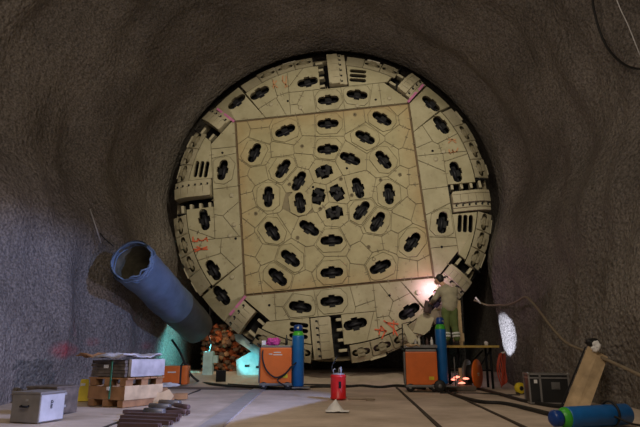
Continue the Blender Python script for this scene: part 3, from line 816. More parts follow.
mb=MB(); mb.tube(smoothpath([(0,0,.015),(.2,-.1,.02),(.35,.03,.012),(.45,-.12,.02),(.3,-.2,.015)]),.014,6)
pp=at(345,352,-4.6); one('hose_offcut',mb,M['hose'],'short brown hose offcut lying right of red canister','hose',(pp.x+.05,-4.5,0))

# ------------------------------------------------------------------ cables on the floor
def cable(name,pts,r,m,label,cat='cable',n=7,group=None):
    mb=MB(); mb.tube(smoothpath(pts),r,n); return one(name,mb,m,label,cat,group=group)
fl=lambda px,py,dz=.018: (lambda d: CAM+d*((dz-CAM.z)/d.z))(ray(px,py))
cable('floor_cable',[fl(190,382.5),fl(207,383.5),fl(228,386),fl(250,387.5),fl(275,388.5),fl(296,389)],.035,M['cable'],'thick black cable from small orange unit to left welding machine')
cable('floor_cable',[fl(296,388,.02),fl(318,386.5),fl(345,386.5),fl(362,385.5),fl(380,387),fl(398,385.5),fl(425,388.5)],.03,M['cable'],'thick black cable on floor between the two welding machines')
cable('floor_cable',[fl(228,384),fl(262,386),fl(300,384.5),fl(334,385),fl(372,386.5)],.018,M['cable'],'thin black cable behind the red canister')
cable('floor_cable',[fl(446,391),fl(458,396),fl(480,401.5),fl(505,403.5),fl(530,409),fl(549,414)],.03,M['cable'],'thick black cable from right machine to lying blue cylinder')
cable('floor_cable',[fl(450,386),fl(476,388.5),fl(500,394),fl(523,400.5),fl(545,404.5),fl(566,407)],.03,M['cable'],'thick black cable running past the foot of black case')
cable('floor_cable',[fl(440,393),fl(475,393),fl(500,394.5),fl(520,395)],.012,M['cable'],'thin black cable on floor right of the right machine')
cable('floor_cable',[at(172,340,.2)+V(0,0,0),at(180,352,-.1),at(186,366,-.3),at(192,376,-.4),fl(200,382.5)],.03,M['cable'],'black cable hanging down the wall beneath blue duct')

# ------------------------------------------------------------------ pallet stack on the left
PL=V(-3.66,-5.72,0); PR=V(-2.93,-6.08,0)
ux=(PR-PL).normalized(); ang=math.atan2(ux.y,ux.x)
wd=(PR-PL).length; dp=.78
def pframe(name,label,cat,z): return thing(name,label,cat,(PL.x,PL.y,z),ang)
CR=pframe('wooden_crate','brown wooden crate with plank sides on block feet by left wall','crate',0)
hb=.0
for i,x in enumerate((.08,wd/2,wd-.08)):
    mb=MB(); mb.box((x,dp/2,.05),(.12,dp,.10),None,.008); mb.build('skid',M['woodo'],CR)
for y in (.012,dp-.012):
    mb=MB(); mb.box((wd/2,y,.20),(wd,.025,.19),None,.004); mb.build('plank_side',M['woodo'],CR)
mb=MB(); mb.box((wd-.012,dp/2,.21),(.025,dp,.2),None,.004); mb.box((.012,dp/2,.21),(.025,dp,.2),None,.004); mb.box((wd/2,dp/2,.115),(wd,dp,.02)); mb.build('end_board',M['woodp'],CR)
PA=pframe('wooden_pallet','brown wooden pallet lying on top of the plank crate','pallet',.30)
mb=MB()
for i in range(5): mb.box((wd/2,.08+i*(dp-.16)/4,.115),(wd+.06,.14,.024),None,.003)
mb.build('deck_boards',M['woodo'],PA)
for x in (.07,wd/2,wd-.07):
    for y in (.08,dp/2,dp-.08):
        mb=MB(); mb.box((x,y,.052),(.13,.14,.10),None,.005); mb.build('block',M['woodo'],PA)
LO=pframe('wrapped_load','dark wrapped bundle of metal sheets strapped onto the pallet','bundle',.43)
mb=MB(); rr=random.Random(3)
for i in range(5): mb.box((wd/2-.02+rr.uniform(-.02,.02),dp*.42,.03+.05*i),(wd*.92,dp*.78,.046),RZ(rr.uniform(-.03,.03)),.006)
mb.build('sheet_stack',M['bundle'],LO)
mb=MB(); mb.box((wd*.98,dp*.55,.14),(.06,dp*.9,.26),None,.01); mb.build('pale_cover',M['bagwhite'],LO)
mb=MB(); mb.box((wd*.42,dp*.02,.16),(.10,.008,.05)); mb.build('white_tag',M['white'],LO)
SP=pframe('green_strap','green strap binding the wrapped bundle, pallet and plank crate together','strap',0)
mb=MB(); mb.box((wd*.66,-.045,.40),(.03,.008,.56)); mb.build('strap_band',M['strap'],SP)
mb=MB(); mb.box((wd*.62,-.053,.27),(.06,.006,.05)); mb.build('strap_tag',M['white'],SP)
bm=bmesh.new(); nx,ny=22,16; g=[]
for i in range(nx+1):
    row=[]
    for j in range(ny+1):
        x=(i/nx)*1.35*wd-.28; y=(j/ny)*dp*1.0-.1
        q=V(x*4,y*4,2)
        z=.29+.05*noise.noise(q)+.03*noise.noise(q*2.7)
        row.append(bm.verts.new((x+.05*noise.noise(q+V(5,5,5)),y+.05*noise.noise(q+V(9,1,5)),z)))
    g.append(row)
for i in range(nx):
    for j in range(ny): bm.faces.new((g[i][j],g[i+1][j],g[i+1][j+1],g[i][j+1]))
me=bpy.data.meshes.new('tarpaulin'); bm.to_mesh(me); bm.free(); me.materials.append(M['bagwhite']); me.materials.append(M['woodo'])
for p in me.polygons: p.material_index=1 if p.center.x<.12 or (p.center.x<.3 and p.center.y>.5) else 0
o=bpy.data.objects.new('tarpaulin',me); COL.objects.link(o); o.location=(PL.x,PL.y,.475); o.rotation_euler=(0,0,ang)
md=o.modifiers.new('thick','SOLIDIFY'); md.thickness=.02
tag(o,'ragged tarpaulin crumpled over the wrapped bundle on the pallet','tarpaulin')
# yellow wedge stand
yp=fl(83,401,0)
YS_=thing('folding_sign','narrow yellow folding plastic floor sign left of the pallet stack','floor sign',(yp.x,yp.y,0),.3)
mb=MB(); mb.prism([(-.09,0),(.09,0),(.06,.36),(-.06,.36)],.02,Matrix.Translation((0,-.07,0))@Matrix.Rotation(PI/2-.18,4,'X')); mb.build('sign_panel',M['yellow'],YS_)
mb=MB(); mb.prism([(-.09,0),(.09,0),(.06,.36),(-.06,.36)],.02,Matrix.Translation((0,.09,0))@Matrix.Rotation(PI/2+.18,4,'X')); mb.build('sign_panel',M['yellow'],YS_)
mb=MB(); mb.box((-.02,-.04,.27),(.07,.012,.04),RX(-.18)); mb.build('pale_print',M['white'],YS_)
# wood blocks and steel bars
wb=[(at(161,352,-4.95).x,-4.95,.30,.20,.22,.3,'thick pale timber block leaning behind the steel bars'),(at(168,352,-4.8).x,-4.8,.30,.16,.12,-.5,'long sawn timber offcut right of the pallet stack'),(at(184,352,-4.5).x,-4.5,.22,.12,.10,.15,'rightmost round-ended timber offcut')]
for x,y,l,w,h,rz,lb in wb:
    mb=MB(); mb.box((0,0,h/2),(l,w,h),None,.012); mb.box((l*.1,0,h*.5),(l*.7,w*1.08,h*.5),RX(.2),.01)
    one('timber_offcut',mb,M['wood'],lb,'timber offcut',(x,y,0),rz,'timber offcuts')
mb=MB(); mb.prism([(-.2,0),(.13,0),(.2,.12),(.12,.22),(-.02,.16),(-.16,.2)],.06,Matrix.Rotation(1.3,4,'X')); one('timber_offcut',mb,M['woodp'],'pale splintered board propped against the timber by the crate','timber offcut',(at(164,352,-5.45).x,-5.45,0),.25,'timber offcuts')
bars=[((119,425.5),(160,426.5)),((121,421),(171,423.5)),((122,417.5),(178,420)),((126,414.5),(180,416.5)),((124,412),(189,413))]
names=['nearest and shortest','second nearest','middle','second farthest','farthest and longest']
for i,((x0,y0),(x1,y1)) in enumerate(bars):
    a=fl(x0,y0,.02); b=fl(x1,y1,.02); d=b-a
    mb=MB(); L_=min(d.length,1.1); mb.box((0,0,.0),(L_,.085,.05),None,.008); mb.tube([(L_*.5,0,0),(L_*.5+.012,0,0)],.02,10)
    c=(a+b)/2; one('steel_bar',mb,M['steelbar'],names[i]+' of the steel bars lying on the left floor','steel bar',(c.x,c.y,.026),math.atan2(d.y,d.x),'steel bars on the floor')
ch=[((145,410),(164,411),.05),((166,409),(189,411.5),.045),((150,405),(170,406),.045),((172,404),(192,407),.04),((160,401.5),(180,402.5),.05)]
nn=['short pipe left of the pipe pile front row','short pipe right end of the pipe pile front row','short pipe behind the left front one','short pipe tilted at right back of the pile','hindmost short pipe next to the timber']
for i,((x0,y0),(x1,y1),r) in enumerate(ch):
    a=fl(x0,y0,r); b=fl(x1,y1,r); d=(b-a); c=(a+b)/2
    mb=MB(); L_=min(d.length,.42); mb.lathe([(r*.5,-L_/2),(r*.82,-L_/2),(r*.82,L_/2),(r*.5,L_/2)],14,Matrix.Rotation(PI/2,4,'Y')); mb.tube([(-L_/2-.004,0,0),(-L_/2+.002,0,0)],r*.6,10)
    one('steel_pipe',mb,M['steelbar'] if i%2 else M['grey'],nn[i],'pipe',(c.x,c.y,r*.82),math.atan2(d.y,d.x),'short steel pipes')
# grey box and brown box
a=fl(12,422,0); b=fl(37,423,0)
GB=thing('equipment_box','grey metal equipment box with dark handle and pale marked side','box',(-3.36,-7.66,0),-.25); GB.scale=(.86,.86,.9)
mb=MB(); mb.box((0,0,.18),(.48,.46,.36),None,.012); bx=mb.build('box_body',M['boxgrey'],GB)
mb=MB(); mb.box((0,0,.37),(.50,.48,.03),None,.01); mb.build('box_lid',M['boxgrey'],GB)
mb=MB(); mb.box((0.244,0,.18),(.012,.44,.33),None,.003); sd=mb.build('pale_side_panel',M['boxlid'],GB)
mb=MB(); P=lambda y,z:(.252,y,z)
for st in ([P(-.02,.27),P(-.07,.26),P(-.07,.22),P(-.01,.21),P(-.01,.25)],[P(-.08,.19),P(-.03,.18),P(-.02,.15),P(-.08,.16)],[P(-.08,.13),P(-.02,.12),P(-.03,.09),P(-.08,.10)]): mb.tube([(p[0],p[1]*.55+.0,p[2]*.55+.12) for p in st],.006,5)
mb.build('dark_marking',M['dark'],sd)
mb=MB(); mb.tube([(-.06,-.235,.21),(-.06,-.265,.20),(.06,-.265,.20),(.06,-.235,.21)],.013,7); mb.build('box_handle',M['dark'],GB)
mb=MB(); mb.box((.02,-.235,.28),(.04,.012,.03)); mb.build('latch',M['lgrey'],GB)
BB=thing('metal_chest','brown metal chest standing behind the grey equipment box','box',(-3.66,-6.78,0),-.25)
mb=MB(); mb.box((0,0,.17),(.50,.42,.34),None,.012); mb.build('chest_body',M['bundle'],BB)
mb=MB(); mb.box((0,0,.345),(.52,.44,.025),None,.008); mb.build('chest_lid',M['bundle'],BB)
for z in (.1,.26):
    mb=MB(); mb.box((.255,-.05,z),(.012,.05,.03)); mb.build('latch',M['lgrey'],BB)

# ------------------------------------------------------------------ behind the head at lower left
mb=MB(); rr=random.Random(9)
for i in range(520):
    px=rr.uniform(203,268); py=rr.uniform(326,374)
    Y=rr.uniform(2.3,3.1); p=at(px,py,Y)
    mb.idx=rr.choice((0,0,0,1,1,1,1,2))
    mb.ico(p,rr.uniform(.05,.13),1,(1,rr.uniform(.6,1),rr.uniform(.5,1)),.6,i)
o=mb.build('rubble_heap',[M['muck'],M['mucks'],M['muckt']]); tag(o,'rust-brown rubble heap behind the lower left rim of the cutterhead','rubble',kind='stuff')
CW=thing('support_cradle','turquoise-lit pale steel cradle propping the lower left rim of the cutterhead','support',(0,0,0))
def prismY(pts,Y,dep):
    mb=MB(); q=[at(x,y,Y) for x,y in pts]; mb.prism([(p.x,p.z) for p in q],dep,Matrix.Translation((0,Y,0))@Matrix(((1,0,0,0),(0,0,1,0),(0,1,0,0),(0,0,0,1)))); return mb
prismY([(236,360),(256,349),(270,349),(270,378),(237,378)],.95,.5).build('cradle_block',M['cyanlit'],CW)
mb=prismY([(234,334),(241,334),(257,346),(268,353),(268,361),(252,352),(236,341)],.62,.25); mb.build('cradle_arm',M['cyanlit'],CW)
mb=MB()
for (px,py) in ((247,366),(258,367),(262,358),(265,352)):
    p=at(px,py,.93); mb.box(p,(.12,.06,.06))
mb.build('cradle_bolts',M['dark'],CW)
cb=at(209,352,1.0)
CB=thing('control_cabinet','turquoise-lit pale cabinet standing behind the duct by the tunnel wall','cabinet',(cb.x,1.0,.17))
mb=MB(); mb.box((0,0,.33),(.27,.2,.66),None,.015); mb.build('cabinet_body',M['cyanlit'],CB)
mb=MB(); mb.box((.2,0,.45),(.12,.14,.2),None,.015); mb.build('side_box',M['cyanlit'],CB)
mb=MB(); mb.tube([(.0,0,.66),(.05,0,.9),(-.1,.1,1.2)],.02,6); mb.build('feed_cable',M['cable'],CB)
db=at(222,352,.3)
DB=thing('tilted_panel','small dark panel propped on the floor left of the turquoise-lit cradle','panel',(db.x,.3,.03),.1)
mb=MB(); mb.box((0,0,.17),(.26,.04,.3),RX(.15),.01); mb.build('panel_face',M['dark'],DB)
mb=MB(); mb.tube([(0,.02,.25),(0,.2,.02)],.012,6); mb.build('prop',M['grey'],DB)

# ------------------------------------------------------------------ work platform and worker
def capsule_chain(mb,pts):
    for (p,r),(q,s) in zip(pts,pts[1:]):
        p=Vector(p);q=Vector(q); n=6; L_=(q-p).length; k=max(2,int(L_/(min(r,s)*.6)))
        mb.tube([p+(q-p)*i/k for i in range(k+1)],[r+(s-r)*i/k for i in range(k+1)],14)
    for p,r in pts: mb.ico(p,r,2)
def remesh(mb,name,m,parent,vox,sm=6):
    o=mb.build(name,m,parent)
    md=o.modifiers.new('r','REMESH'); md.mode='VOXEL'; md.voxel_size=vox
    s=o.modifiers.new('s','SMOOTH'); s.factor=.5; s.iterations=sm
    dg=bpy.context.evaluated_depsgraph_get(); dg.update()
    me=bpy.data.meshes.new_from_object(o.evaluated_get(dg)); o.modifiers.clear(); old=o.data; o.data=me; bpy.data.meshes.remove(old)
    for p in me.polygons: p.use_smooth=True
    return o
PB=V(3.03,-1.05,.965)
PT=thing('work_platform','trestle platform with yellow plank edge under the welder','platform',(0,0,0))
mb=MB()
for i in range(3): mb.box((3.28,-1.32+.27*i,.935),(1.30,.25,.05),None,.006)
mb.build('plank',M['plankedge'],PT)
for (x,y) in ((2.80,-1.2),(3.12,-.75),(3.78,-1.2),(3.78,-.75)):
    mb=MB(); mb.tube([(x,y,-.01),(x,y,.91)],.03,8); mb.build('leg',M['dark'],PT)
mb=MB(); mb.tube([(3.2,-1.2,.05),(3.78,-1.2,.85)],.022,7); mb.tube([(2.85,-.8,.05),(3.7,-.8,.85)],.022,7); mb.tube([(2.75,-1.2,.4),(3.8,-1.2,.4)],.02,7); mb.build('brace',M['dark'],PT)
mb=MB(); mb.box((0,0,.55),(.20,.08,1.1),None,.01); mb.box((0,-.0,.2),(.26,.11,.2),None,.01)
p=at(459,352,-.62); one('timber_post',mb,M['woodp'],'upright yellowish timber post right behind the standing welder','post',(p.x,-.66,.962))
mb=MB(); mb.box((0,0,.0),(.16,.1,.46),None,.01)
p=at(461,352,-1.55); one('timber_upright',mb,M['woodp'],'yellow-brown timber block standing below the platform edge','timber block',(p.x,-1.55,.62-.39))
mb=MB(); mb.ico((0,0,.05),.05,2,(1,1,1),.2,1); mb.lathe([(.02,0),(.04,.0),(.04,.04),(.02,.05)],10); p=at(486,341,-1.3); one('small_lamp',mb,M['white'],'small white lamp on the plank of the work platform','lamp',(p.x,-1.3,.961))
W=thing('person','person in olive-grey sweater and green trousers welding the cutterhead, back turned','person',PB)
def L_(x,y,z): return V(x,y,z)-PB
hipL=L_(2.83,-1.03,1.80); hipR=L_(3.0,-1.03,1.80)
kneL=L_(2.82,-.98,1.40); kneR=L_(3.03,-.98,1.40)
ankL=L_(2.81,-1.05,1.065); ankR=L_(3.05,-1.05,1.065)
pel=L_(2.92,-1.03,1.87); wst=L_(2.93,-1.03,2.02); chs=L_(2.92,-1.0,2.22); nek=L_(2.83,-.93,2.40)
hed=L_(2.73,-.87,2.555)
shL=L_(2.74,-.95,2.29); shR=L_(3.08,-.98,2.29)
elL=L_(2.60,-.90,2.09); haL=L_(2.55,-.68,2.02)
elR=L_(3.0,-.66,2.10); haR=L_(2.76,-.42,2.28)
mb=MB()
capsule_chain(mb,[(pel,.15),(wst,.135),(chs,.155),(nek,.075),(nek*.5+hed*.5,.062)])
mb.ico(hed,.115,3,(.82,.95,1.05)); mb.ico(hed+V(-.05,.05,-.045),.075,3,(.85,.9,.9)); mb.ico(hed+V(-.085,.085,-.03),.022,2); mb.ico(hed+V(.085,.02,-.01),.03,2,(.4,.8,1)); mb.ico(hed+V(-.06,-.07,-.01),.03,2,(.8,.5,1))
for h,k,a in ((hipL,kneL,ankL),(hipR,kneR,ankR)):
    capsule_chain(mb,[(pel,.13),(h,.095),(k,.062),(a,.042)])
    capsule_chain(mb,[(a,.04),(a+V(-.03,.14,-.05),.035)])
def hand(mb,el,ha,thumb):
    d=(ha-el).normalized(); side=d.cross(V(0,0,1)).normalized(); up=side.cross(d)
    capsule_chain(mb,[(ha,.03),(ha+d*.045,.036),(ha+d*.085,.034)])
    for i in range(4):
        b=ha+d*.09+up*(.036-.024*i); l=(.045,.05,.047,.036)[i]
        capsule_chain(mb,[(b,.0115),(b+d*l*.8+side*thumb*.012,.0105),(b+d*l*.9+side*thumb*.045,.010),(b+d*l*.4+side*thumb*.06,.0095)])
    capsule_chain(mb,[(ha+d*.03+up*.03,.014),(ha+d*.06+up*.055+side*thumb*.02,.012),(ha+d*.10+up*.05+side*thumb*.04,.0105)])
for sh,el,ha,t in ((shL,elL,haL,1),(shR,elR,haR,-1)):
    capsule_chain(mb,[(chs,.11),(sh,.075),(el,.045),(ha,.032)]); hand(mb,el,ha,t)
remesh(mb,'body',M['skin'],W,.0105,3)
mb=MB()
capsule_chain(mb,[(pel+V(0,0,.0),.172),(wst,.165),(chs,.175),(chs*.45+nek*.55,.125)])
for s in (-1,1): mb.ico(wst+V(s*.06,0,.02),.15,2); mb.ico(chs+V(s*.09,0,.0),.15,2); mb.ico(pel+V(s*.06,0,.04),.14,2)
for sh,el,ha in ((shL,elL,haL),(shR,elR,haR)): capsule_chain(mb,[(chs,.14),(sh,.092),(el,.070),(el+(ha-el)*.85,.054)])
remesh(mb,'sweater',M['sweater'],W,.018,5)
mb=MB()
for h,k,a in ((hipL,kneL,ankL),(hipR,kneR,ankR)): capsule_chain(mb,[(pel+V(0,0,-.04),.15),(h,.118),(k,.090),(a+V(0,0,.06),.080)])
remesh(mb,'trousers',M['trouser'],W,.018,4)
for k,a in ((kneL,ankL),(kneR,ankR)):
    mb=MB()
    for t in (.42,.62):
        c=k+(a-k)*t; dd=(a-k).normalized(); mb.tube([c,c+dd*.045],.097,16)
    mb.build('reflective_band',M['stripe'],W)
    mb=MB(); capsule_chain(mb,[(a+V(0,-.02,-.035),.05),(a+V(-.03,.15,-.05),.042)]); mb.box(a+V(-.015,.06,-.083),(.10,.27,.025),RZ(.15),.01); mb.build('boot',M['boot'],W,True)
mb=MB(); mb.ico(hed+V(.018,-.022,.022),.122,3,(.86,.93,1.0),.06,2); mb.build('hair',M['hair'],W,True)
# welding shield held in the left hand
WS=thing('welding_shield','dark hand-held welding shield in the hand of the welder','welding shield',PB+haL+V(-.05,.08,-.06))
mb=MB()
bm=mb.bm; g=[]
for i in range(9):
    row=[]
    for j in range(9):
        u=(i/8-.5)*2; v=(j/8-.5)*2
        row.append(bm.verts.new((u*.12*(1-.15*max(0,-v)),.06*u*u-.03,v*.15-.06)))
    g.append(row)
for i in range(8):
    for j in range(8): f=bm.faces.new((g[i][j],g[i+1][j],g[i+1][j+1],g[i][j+1])); f.smooth=True
sh_=mb.build('shield_shell',M['glove'],WS); sh_.rotation_euler=(0,.3,.3)
md=sh_.modifiers.new('t','SOLIDIFY'); md.thickness=.012
mb=MB(); mb.box((0,-.045,-.02),(.11,.02,.06),None,.004); mb.build('shield_window',M['black'],sh_)
mb=MB(); mb.tube([(0,-.0,-.02),(.10,-.03,.10)],.014,8); mb.build('shield_handle',M['black'],WS)
WT=thing('welding_torch','slim dark welding torch held to the glowing weld spot','torch',PB+haR)
tip=V(2.70,-.12,2.43)-PB-haR
mb=MB(); mb.tube([V(.02,-.05,-.05),V(-.08,.02,.02)],.018,8); mb.build('torch_grip',M['black'],WT)
mb=MB(); mb.tube(smoothpath([V(-.06,.02,.02),tip*.7+V(0,0,.03),tip*.97]),.01,7); mb.build('torch_neck',M['grey'],WT)
mb=MB(); mb.ico((0,0,0),.045,2); one('welding_arc',mb,M['arc'],'brilliant white welding arc at the lower right corner of the square panel','welding arc',(2.69,-.10,2.43))

# curved bracket pieces at the lower right rim beside the worker
mb=MB(); mb.idx=0
pts=[(at(413+9*math.sin(t),326-9*math.cos(t),-.35)) for t in [i*.25 for i in range(2,13)]]
for i,(dx) in enumerate((0,1)):
    q=[p+V(.02*dx,.25*dx,0) for p in pts]; mb.tube(q,.05,8)
br=thing('steel_bracket','curved khaki steel bracket under the rim left of the welder','bracket',(0,0,0))
mb.build('curved_plate',M['khaki_lip'],br)
prismY([(413,332),(418,317),(424,312),(434,318),(430,330),(424,335)],-.45,.05).build('gusset_plate',M['khaki_lip'],br)
prismY([(409,343),(402,326),(406,324),(420,341)],-.5,.06).build('prop_plate',M['khaki_lip'],br)
# orange disc (saw / drum end), coil, scraps
dk=at(477,370,-1.6)
CD=thing('cable_drum','tilted orange cable drum under the work platform','cable drum',(dk.x,-1.60,.335),1.0)
mb=MB(); mb.lathe([(.03,-.02),(.31,-.02),(.32,0),(.31,.02),(.03,.02)],32,Matrix.Rotation(PI/2,4,'X')); d=mb.build('drum_flange',M['orange'],CD)
mb=MB(); mb.lathe([(.02,.0),(.20,.0),(.20,.2),(.02,.2)],24,Matrix.Translation((0,.2,0))@Matrix.Rotation(PI/2,4,'X')); mb.build('wound_cable',M['cable'],CD)
mb=MB(); mb.lathe([(.03,-.02),(.31,-.02),(.32,0),(.31,.02),(.03,.02)],32,Matrix.Translation((0,.22,0))@Matrix.Rotation(PI/2,4,'X')); mb.build('drum_flange',M['grey'],CD)
mb=MB(); mb.box((0,-.025,.01),(.12,.008,.025)); mb.box((.01,-.025,-.03),(.08,.008,.02)); mb.build('pale_print',M['pale'],d)
rr=random.Random(4)
nmh=['leftmost glowing scrap of cut metal on the floor','brightest glowing scrap in the middle of the hot metal','rear glowing scrap of cut metal','rightmost glowing scrap of cut metal','small glowing scrap at the front of the hot metal']
for i,(px,py) in enumerate(((453.5,379.5),(457,377),(460,380.5),(466,378.5),(462,383))):
    y=-1.9-.1*(i%3); p=at(px,py,y); mb=MB(); mb.ico((0,0,0),.06,1,(1.5,.7,.4),.6,i+3)
    one('hot_scrap',mb,M['hot'] if i!=2 else M['hotcold'],nmh[i],'scrap metal',(p.x,y,max(.02,p.z)),rr.uniform(0,3),'glowing scraps of cut metal')
mb=MB(); mb.box((0,0,0),(.62,.38,.10),None,.02); p=at(460,386,-1.95); o=one('scrap_tray',mb,M['bundle'],'low brown tray under the glowing scraps','tray',(p.x,-1.95,.05))
hk=at(502,356,-1.0)
OH=[]
for i in range(4):
    pts=[]
    for j in range(28):
        t=2*PI*j/28; pts.append(V(.02*math.sin(3*t+i),.10*math.sin(t)*(1+.08*i)+.0,.34*math.cos(t)*(1+.03*i)-.34))
    OH.append(pts)
mb=MB()
for i,p in enumerate(OH): mb.tube([q+V(-.03*i,0,-.02*i) for q in p],.014,6,closed=True)
wx=4.28
one('hose_coil',mb,M['orangehose'],'orange hose coil hanging on right wall below the bright patch','hose',(at(503,356,-1.3).x,-1.3,.80),-.7)
mb=MB(); mb.tube([(0,0,0),(.12,0,.02)],.02,7); o=mb.build('wall_hook',M['white']); o.location=(at(503,356,-1.3).x-.04,-1.3,.79); tag(o,'small pale hook holding the orange hose coil','hook')
yb=fl(517,391,0)
YB=thing('cable_reel','small yellow and black reel on the floor beside black case','reel',(3.86,-2.95,.0),.3)
mb=MB(); mb.lathe([(.02,-.05),(.095,-.05),(.11,-.03),(.11,.03),(.095,.05),(.02,.05)],20,Matrix.Translation((0,0,.11))@Matrix.Rotation(PI/2,4,'X')); mb.build('reel_body',M['yellow'],YB)
mb=MB(); mb.lathe([(.01,-.056),(.045,-.056),(.045,.056),(.01,.056)],14,Matrix.Translation((0,0,.11))@Matrix.Rotation(PI/2,4,'X')); mb.box((.0,-.0,.02),(.16,.08,.04)); mb.build('reel_core',M['black'],YB)
mb=MB()
for i in range(1): mb.ico((0,0,.05),.1,2,(1.6,.8,.5),.6,4)
p=fl(500,389,0); one('rubble_lump',mb,M['lgrey'],'grey lump of debris at the wall foot left of the yellow reel','debris',(4.22,-2.2,0))

# ------------------------------------------------------------------ flight case, board, bag on the right
FC=thing('flight_case','black flight case with aluminium edges against the right wall','case',(3.66,-5.02,0),-.12)
cw,cd_,chh=.60,.42,.46
mb=MB(); mb.box((0,0,chh/2+.01),(cw,cd_,chh),None,.006); mb.build('case_body',M['flight'],FC)
mb=MB()
for sx in (-1,1):
    for sy in (-1,1): mb.box((sx*cw/2,sy*cd_/2,chh/2+.01),(.025,.025,chh+.01))
for z in (.02,chh,chh*.88):
    for sy in (-1,1): mb.box((0,sy*cd_/2,z),(cw+.01,.022,.02))
    for sx in (-1,1): mb.box((sx*cw/2,0,z),(.022,cd_+.01,.02))
mb.box((-.13,-cd_/2,chh/2),(.03,.022,chh)); mb.build('edge_trim',M['alu'],FC)
mb=MB(); mb.box((0,0,chh+.005),(cw*.99,cd_*.99,.02),None,.004); mb.build('case_lid',M['grey'],FC)
mb=MB(); mb.box((.10,-cd_/2-.006,chh*.62),(.13,.012,.11),None,.004); mb.box((.10,-cd_/2-.014,chh*.62),(.09,.01,.07)); mb.build('recessed_latch',M['grey'],FC)
mb=MB(); mb.box((-.20,-cd_/2-.004,chh*.76),(.05,.01,.055)); mb.build('white_sticker',M['white'],FC)
for sx in (-1,1):
    mb=MB(); mb.ico((sx*cw/2,-cd_/2,chh+.005),.024,2); mb.build('corner_ball',M['alu'],FC)
BD=thing('wooden_board','wide sawn wooden board leaning against the right wall','board',(0,0,0))
bl_=at(562,411,-6.0); br_=at(588,412,-6.0); tw=wallhit(598,348,.30); tl=at(588,346,tw.y); tr=at(608,357,tw.y-.02)
def boardmesh(p,q,r,s,th):
    mb=MB(); n=(q-p).cross(s-p).normalized()*th
    v=[mb.bm.verts.new(x) for x in (p,q,r,s,p-n,q-n,r-n,s-n)]
    for f in ((0,1,2,3),(7,6,5,4),(0,4,5,1),(1,5,6,2),(2,6,7,3),(3,7,4,0)): mb.bm.faces.new([v[i] for i in f])
    return mb
ml=bl_*.48+br_*.52; mt=tl*.48+tr*.52
boardmesh(bl_,ml,mt,tl,.045).build('board_plank',M['woodp'],BD)
boardmesh(ml+(br_-bl_)*.005,br_,tr,mt+(tr-tl)*.005,.036).build('board_plank',M['woodp'],BD)
boardmesh(bl_+V(-.03,.05,0),bl_+V(.0,.05,0),tl+V(.0,.05,0),tl+V(-.035,.05,-.02),.03).build('dark_batten',M['dark'],BD)
mb=MB(); mb.ico((0,0,0),.10,3,(1.1,.7,.6),.35,3); one('black_bag',mb,M['black'],'black bag slumped on the top of leaning board','bag',at(592,342,tw.y+.02))
mb=MB(); mb.ico((0,0,0),.07,3,(.8,.6,1.0),.9,6); one('white_rag',mb,M['white'],'white rag stuffed at top of the leaning board','rag',at(596,347,tw.y-.09))

# ------------------------------------------------------------------ hoses on the walls (follow the wall surface)
hosepts=[wallhit(*p,.24) for p in ((500,305),(508,305),(517,301.5),(525,297),(531,301),(540,312),(553,329),(567,343),(585,351),(605,359),(640,375),(660,384))]
cable('wall_hose',[at(474,300,.25),at(487,305,.2)]+hosepts,.026,M['hose'],'long brown hose draped along the right wall','hose')
cable('wall_cable',[wallhit(*p,.2) for p in ((591,-12),(594,10),(600,32),(609,50),(622,63),(635,68.5),(655,69))],.022,M['cable'],'dark cable looping on the upper right wall','cable')
cable('wall_wire',[wallhit(*p,.2) for p in ((612,-12),(620,8),(628,25),(638,50),(644,64))],.010,M['lgrey'],'thin pale wire hanging down the upper right wall','wire',5)
mb=MB(); p=at(478,301,.22); mb.tube([p+V(-.06,0,.1),p+V(.06,0,-.06)],.025,7); one('hose_fitting',mb,M['white'],'white fitting on the end of brown wall hose','fitting')

# ------------------------------------------------------------------ light
def area_l(loc,target,size,power,col,name):
    l=bpy.data.lights.new(name,'AREA'); l.shape='DISK'; l.size=size; l.energy=power; l.color=col
    o=bpy.data.objects.new(name,l); COL.objects.link(o); o.location=loc; o.rotation_euler=(Vector(target)-Vector(loc)).to_track_quat('-Z','Y').to_euler(); return o
def spot(loc,target,deg,blend,power,col,name,rad=.06):
    l=bpy.data.lights.new(name,'SPOT'); l.spot_size=math.radians(deg); l.spot_blend=blend; l.energy=power; l.color=col; l.shadow_soft_size=rad
    o=bpy.data.objects.new(name,l); COL.objects.link(o); o.location=loc; o.rotation_euler=(Vector(target)-Vector(loc)).to_track_quat('-Z','Y').to_euler(); return o
def point(loc,power,col,name,rad=.1):
    l=bpy.data.lights.new(name,'POINT'); l.energy=power; l.color=col; l.shadow_soft_size=rad
    o=bpy.data.objects.new(name,l); COL.objects.link(o); o.location=loc; return o
spot((1.8,-10.5,8.0),(0,0,4.9),54,.5,1950,(1,.90,.68),'flood_lamp_high',.35)
area_l((-.5,-12.5,5.5),(0,-3,4.2),4,260,(1,.84,.68),'cavern_lamp')
LP=V(4.25,-8.7,1.4)
spot((.6,-7.2,9.2),(.4,-6.6,0),84,.6,280,(1,.84,.64),'floor_fill_light',.4)  # unseen fill light added to brighten the floor
spot(LP,(-5.2,-4.9,-.3),58,1,1150,(.72,.66,1),'cool_side_lamp',.008)
spot((2.9,-.75,.62),wallhit(504,337,.0),33,.3,700,(.68,.76,1),'cool_wall_lamp',.03)
LP2=V(4.4,-9.0,4.3)
spot(LP2,(-2.3,-5.6,0),54,.4,2100,(.24,.42,1),'cool_floor_fill',.006)  # second unseen lamp added to put cool light on the floor
spot((-3.35,1.0,.95),(-5,1.25,.6),105,.5,230,(.16,.85,.95),'turquoise_lamp',.1)
spot((-2.65,.1,.3),(-2.15,1.0,.6),62,.6,45,(.2,.85,.95),'turquoise_lamp_low',.05)
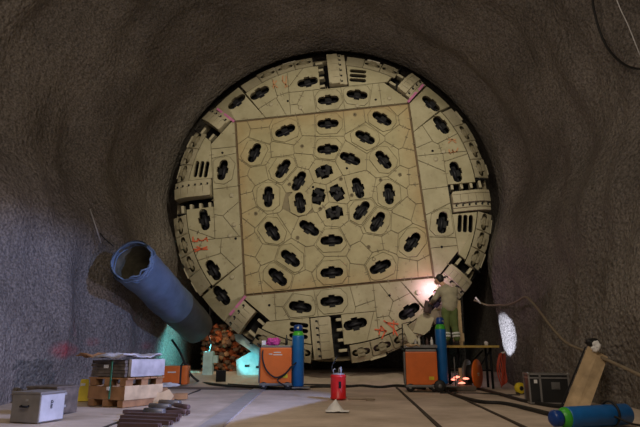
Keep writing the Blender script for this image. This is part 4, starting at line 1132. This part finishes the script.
point((-3.3,1.35,1.35),15,(1,.72,.5),'rubble_fill_light',.1)  # fill light added to bring up the rubble, no real source
point((2.60,-.36,2.40),15,(1,.60,.95),'arc_light',.05)
#FLDMARK
# unseen lamp rig added past the right edge; its plates shape the light
FLD=thing('added_light_rig','black lamp rig added out of view, its plates blocking and shaping the light','added_light_rig',LP)
def blocker(pts,name='light_blocker'):  # plate added to cut off part of the light
    mb=MB(); v=[mb.bm.verts.new(p) for p in pts]; mb.bm.faces.new(v); o=mb.build(name,M['dark'],FLD); md=o.modifiers.new('t','SOLIDIFY'); md.thickness=.004
k=.10
fa=(V(-1.95,-11,0)-LP)*k; fb=(V(-1.22,-8.45,0)-LP)*k; fc=(V(-.15,-5.05,0)-LP)*k; fd=(V(.95,-1.2,0)-LP)*k
blocker([fa,fb,fc,fd,fd+V(0,0,-.3),fa+V(0,0,-.3)])
dirn=lambda az,el: V(math.cos(math.radians(az))*math.cos(math.radians(el)),math.sin(math.radians(az))*math.cos(math.radians(el)),math.sin(math.radians(el)))*.5
blocker([dirn(137,-5),dirn(137,40),dirn(90,40),dirn(90,-5)])
o2=LP2-LP; fq=[(V(x,y,0)-LP2)*k+o2 for x,y in ((-3.0,-14),(-1.95,-11),(-1.22,-8.45),(-.15,-5.05),(1.2,-.6))]
blocker(fq+[fq[-1]+V(.1,0,-.5),fq[0]+V(.1,0,-.5)])
mb=MB(); mb.box((.12,-.03,0)+o2 if 0 else V(.15,-.05,.05)+o2,(.06,.30,.24),RZ(-.3),.02); mb.tube([(.17,-.05,0),V(.18,-.05,0)+o2],.018,8); mb.build('upper_lamp_housing',M['black'],FLD)
mb=MB(); mb.box((.12,-.03,0),(.06,.30,.24),RZ(-.3),.02); mb.build('lamp_housing',M['black'],FLD)
mb=MB(); mb.tube([(.16,-.04,-.1),(.18,-.05,-1.40)],.018,8); mb.build('stand',M['dark'],FLD)
w=bpy.data.worlds.new('world'); scene.world=w; w.use_nodes=True
w.node_tree.nodes['Background'].inputs[0].default_value=(.9,.84,.76,1); w.node_tree.nodes['Background'].inputs[1].default_value=.155
scene.view_settings.view_transform='Standard'
scene.view_settings.look='None'
try:
    scene.cycles.use_denoising=True
except Exception: pass
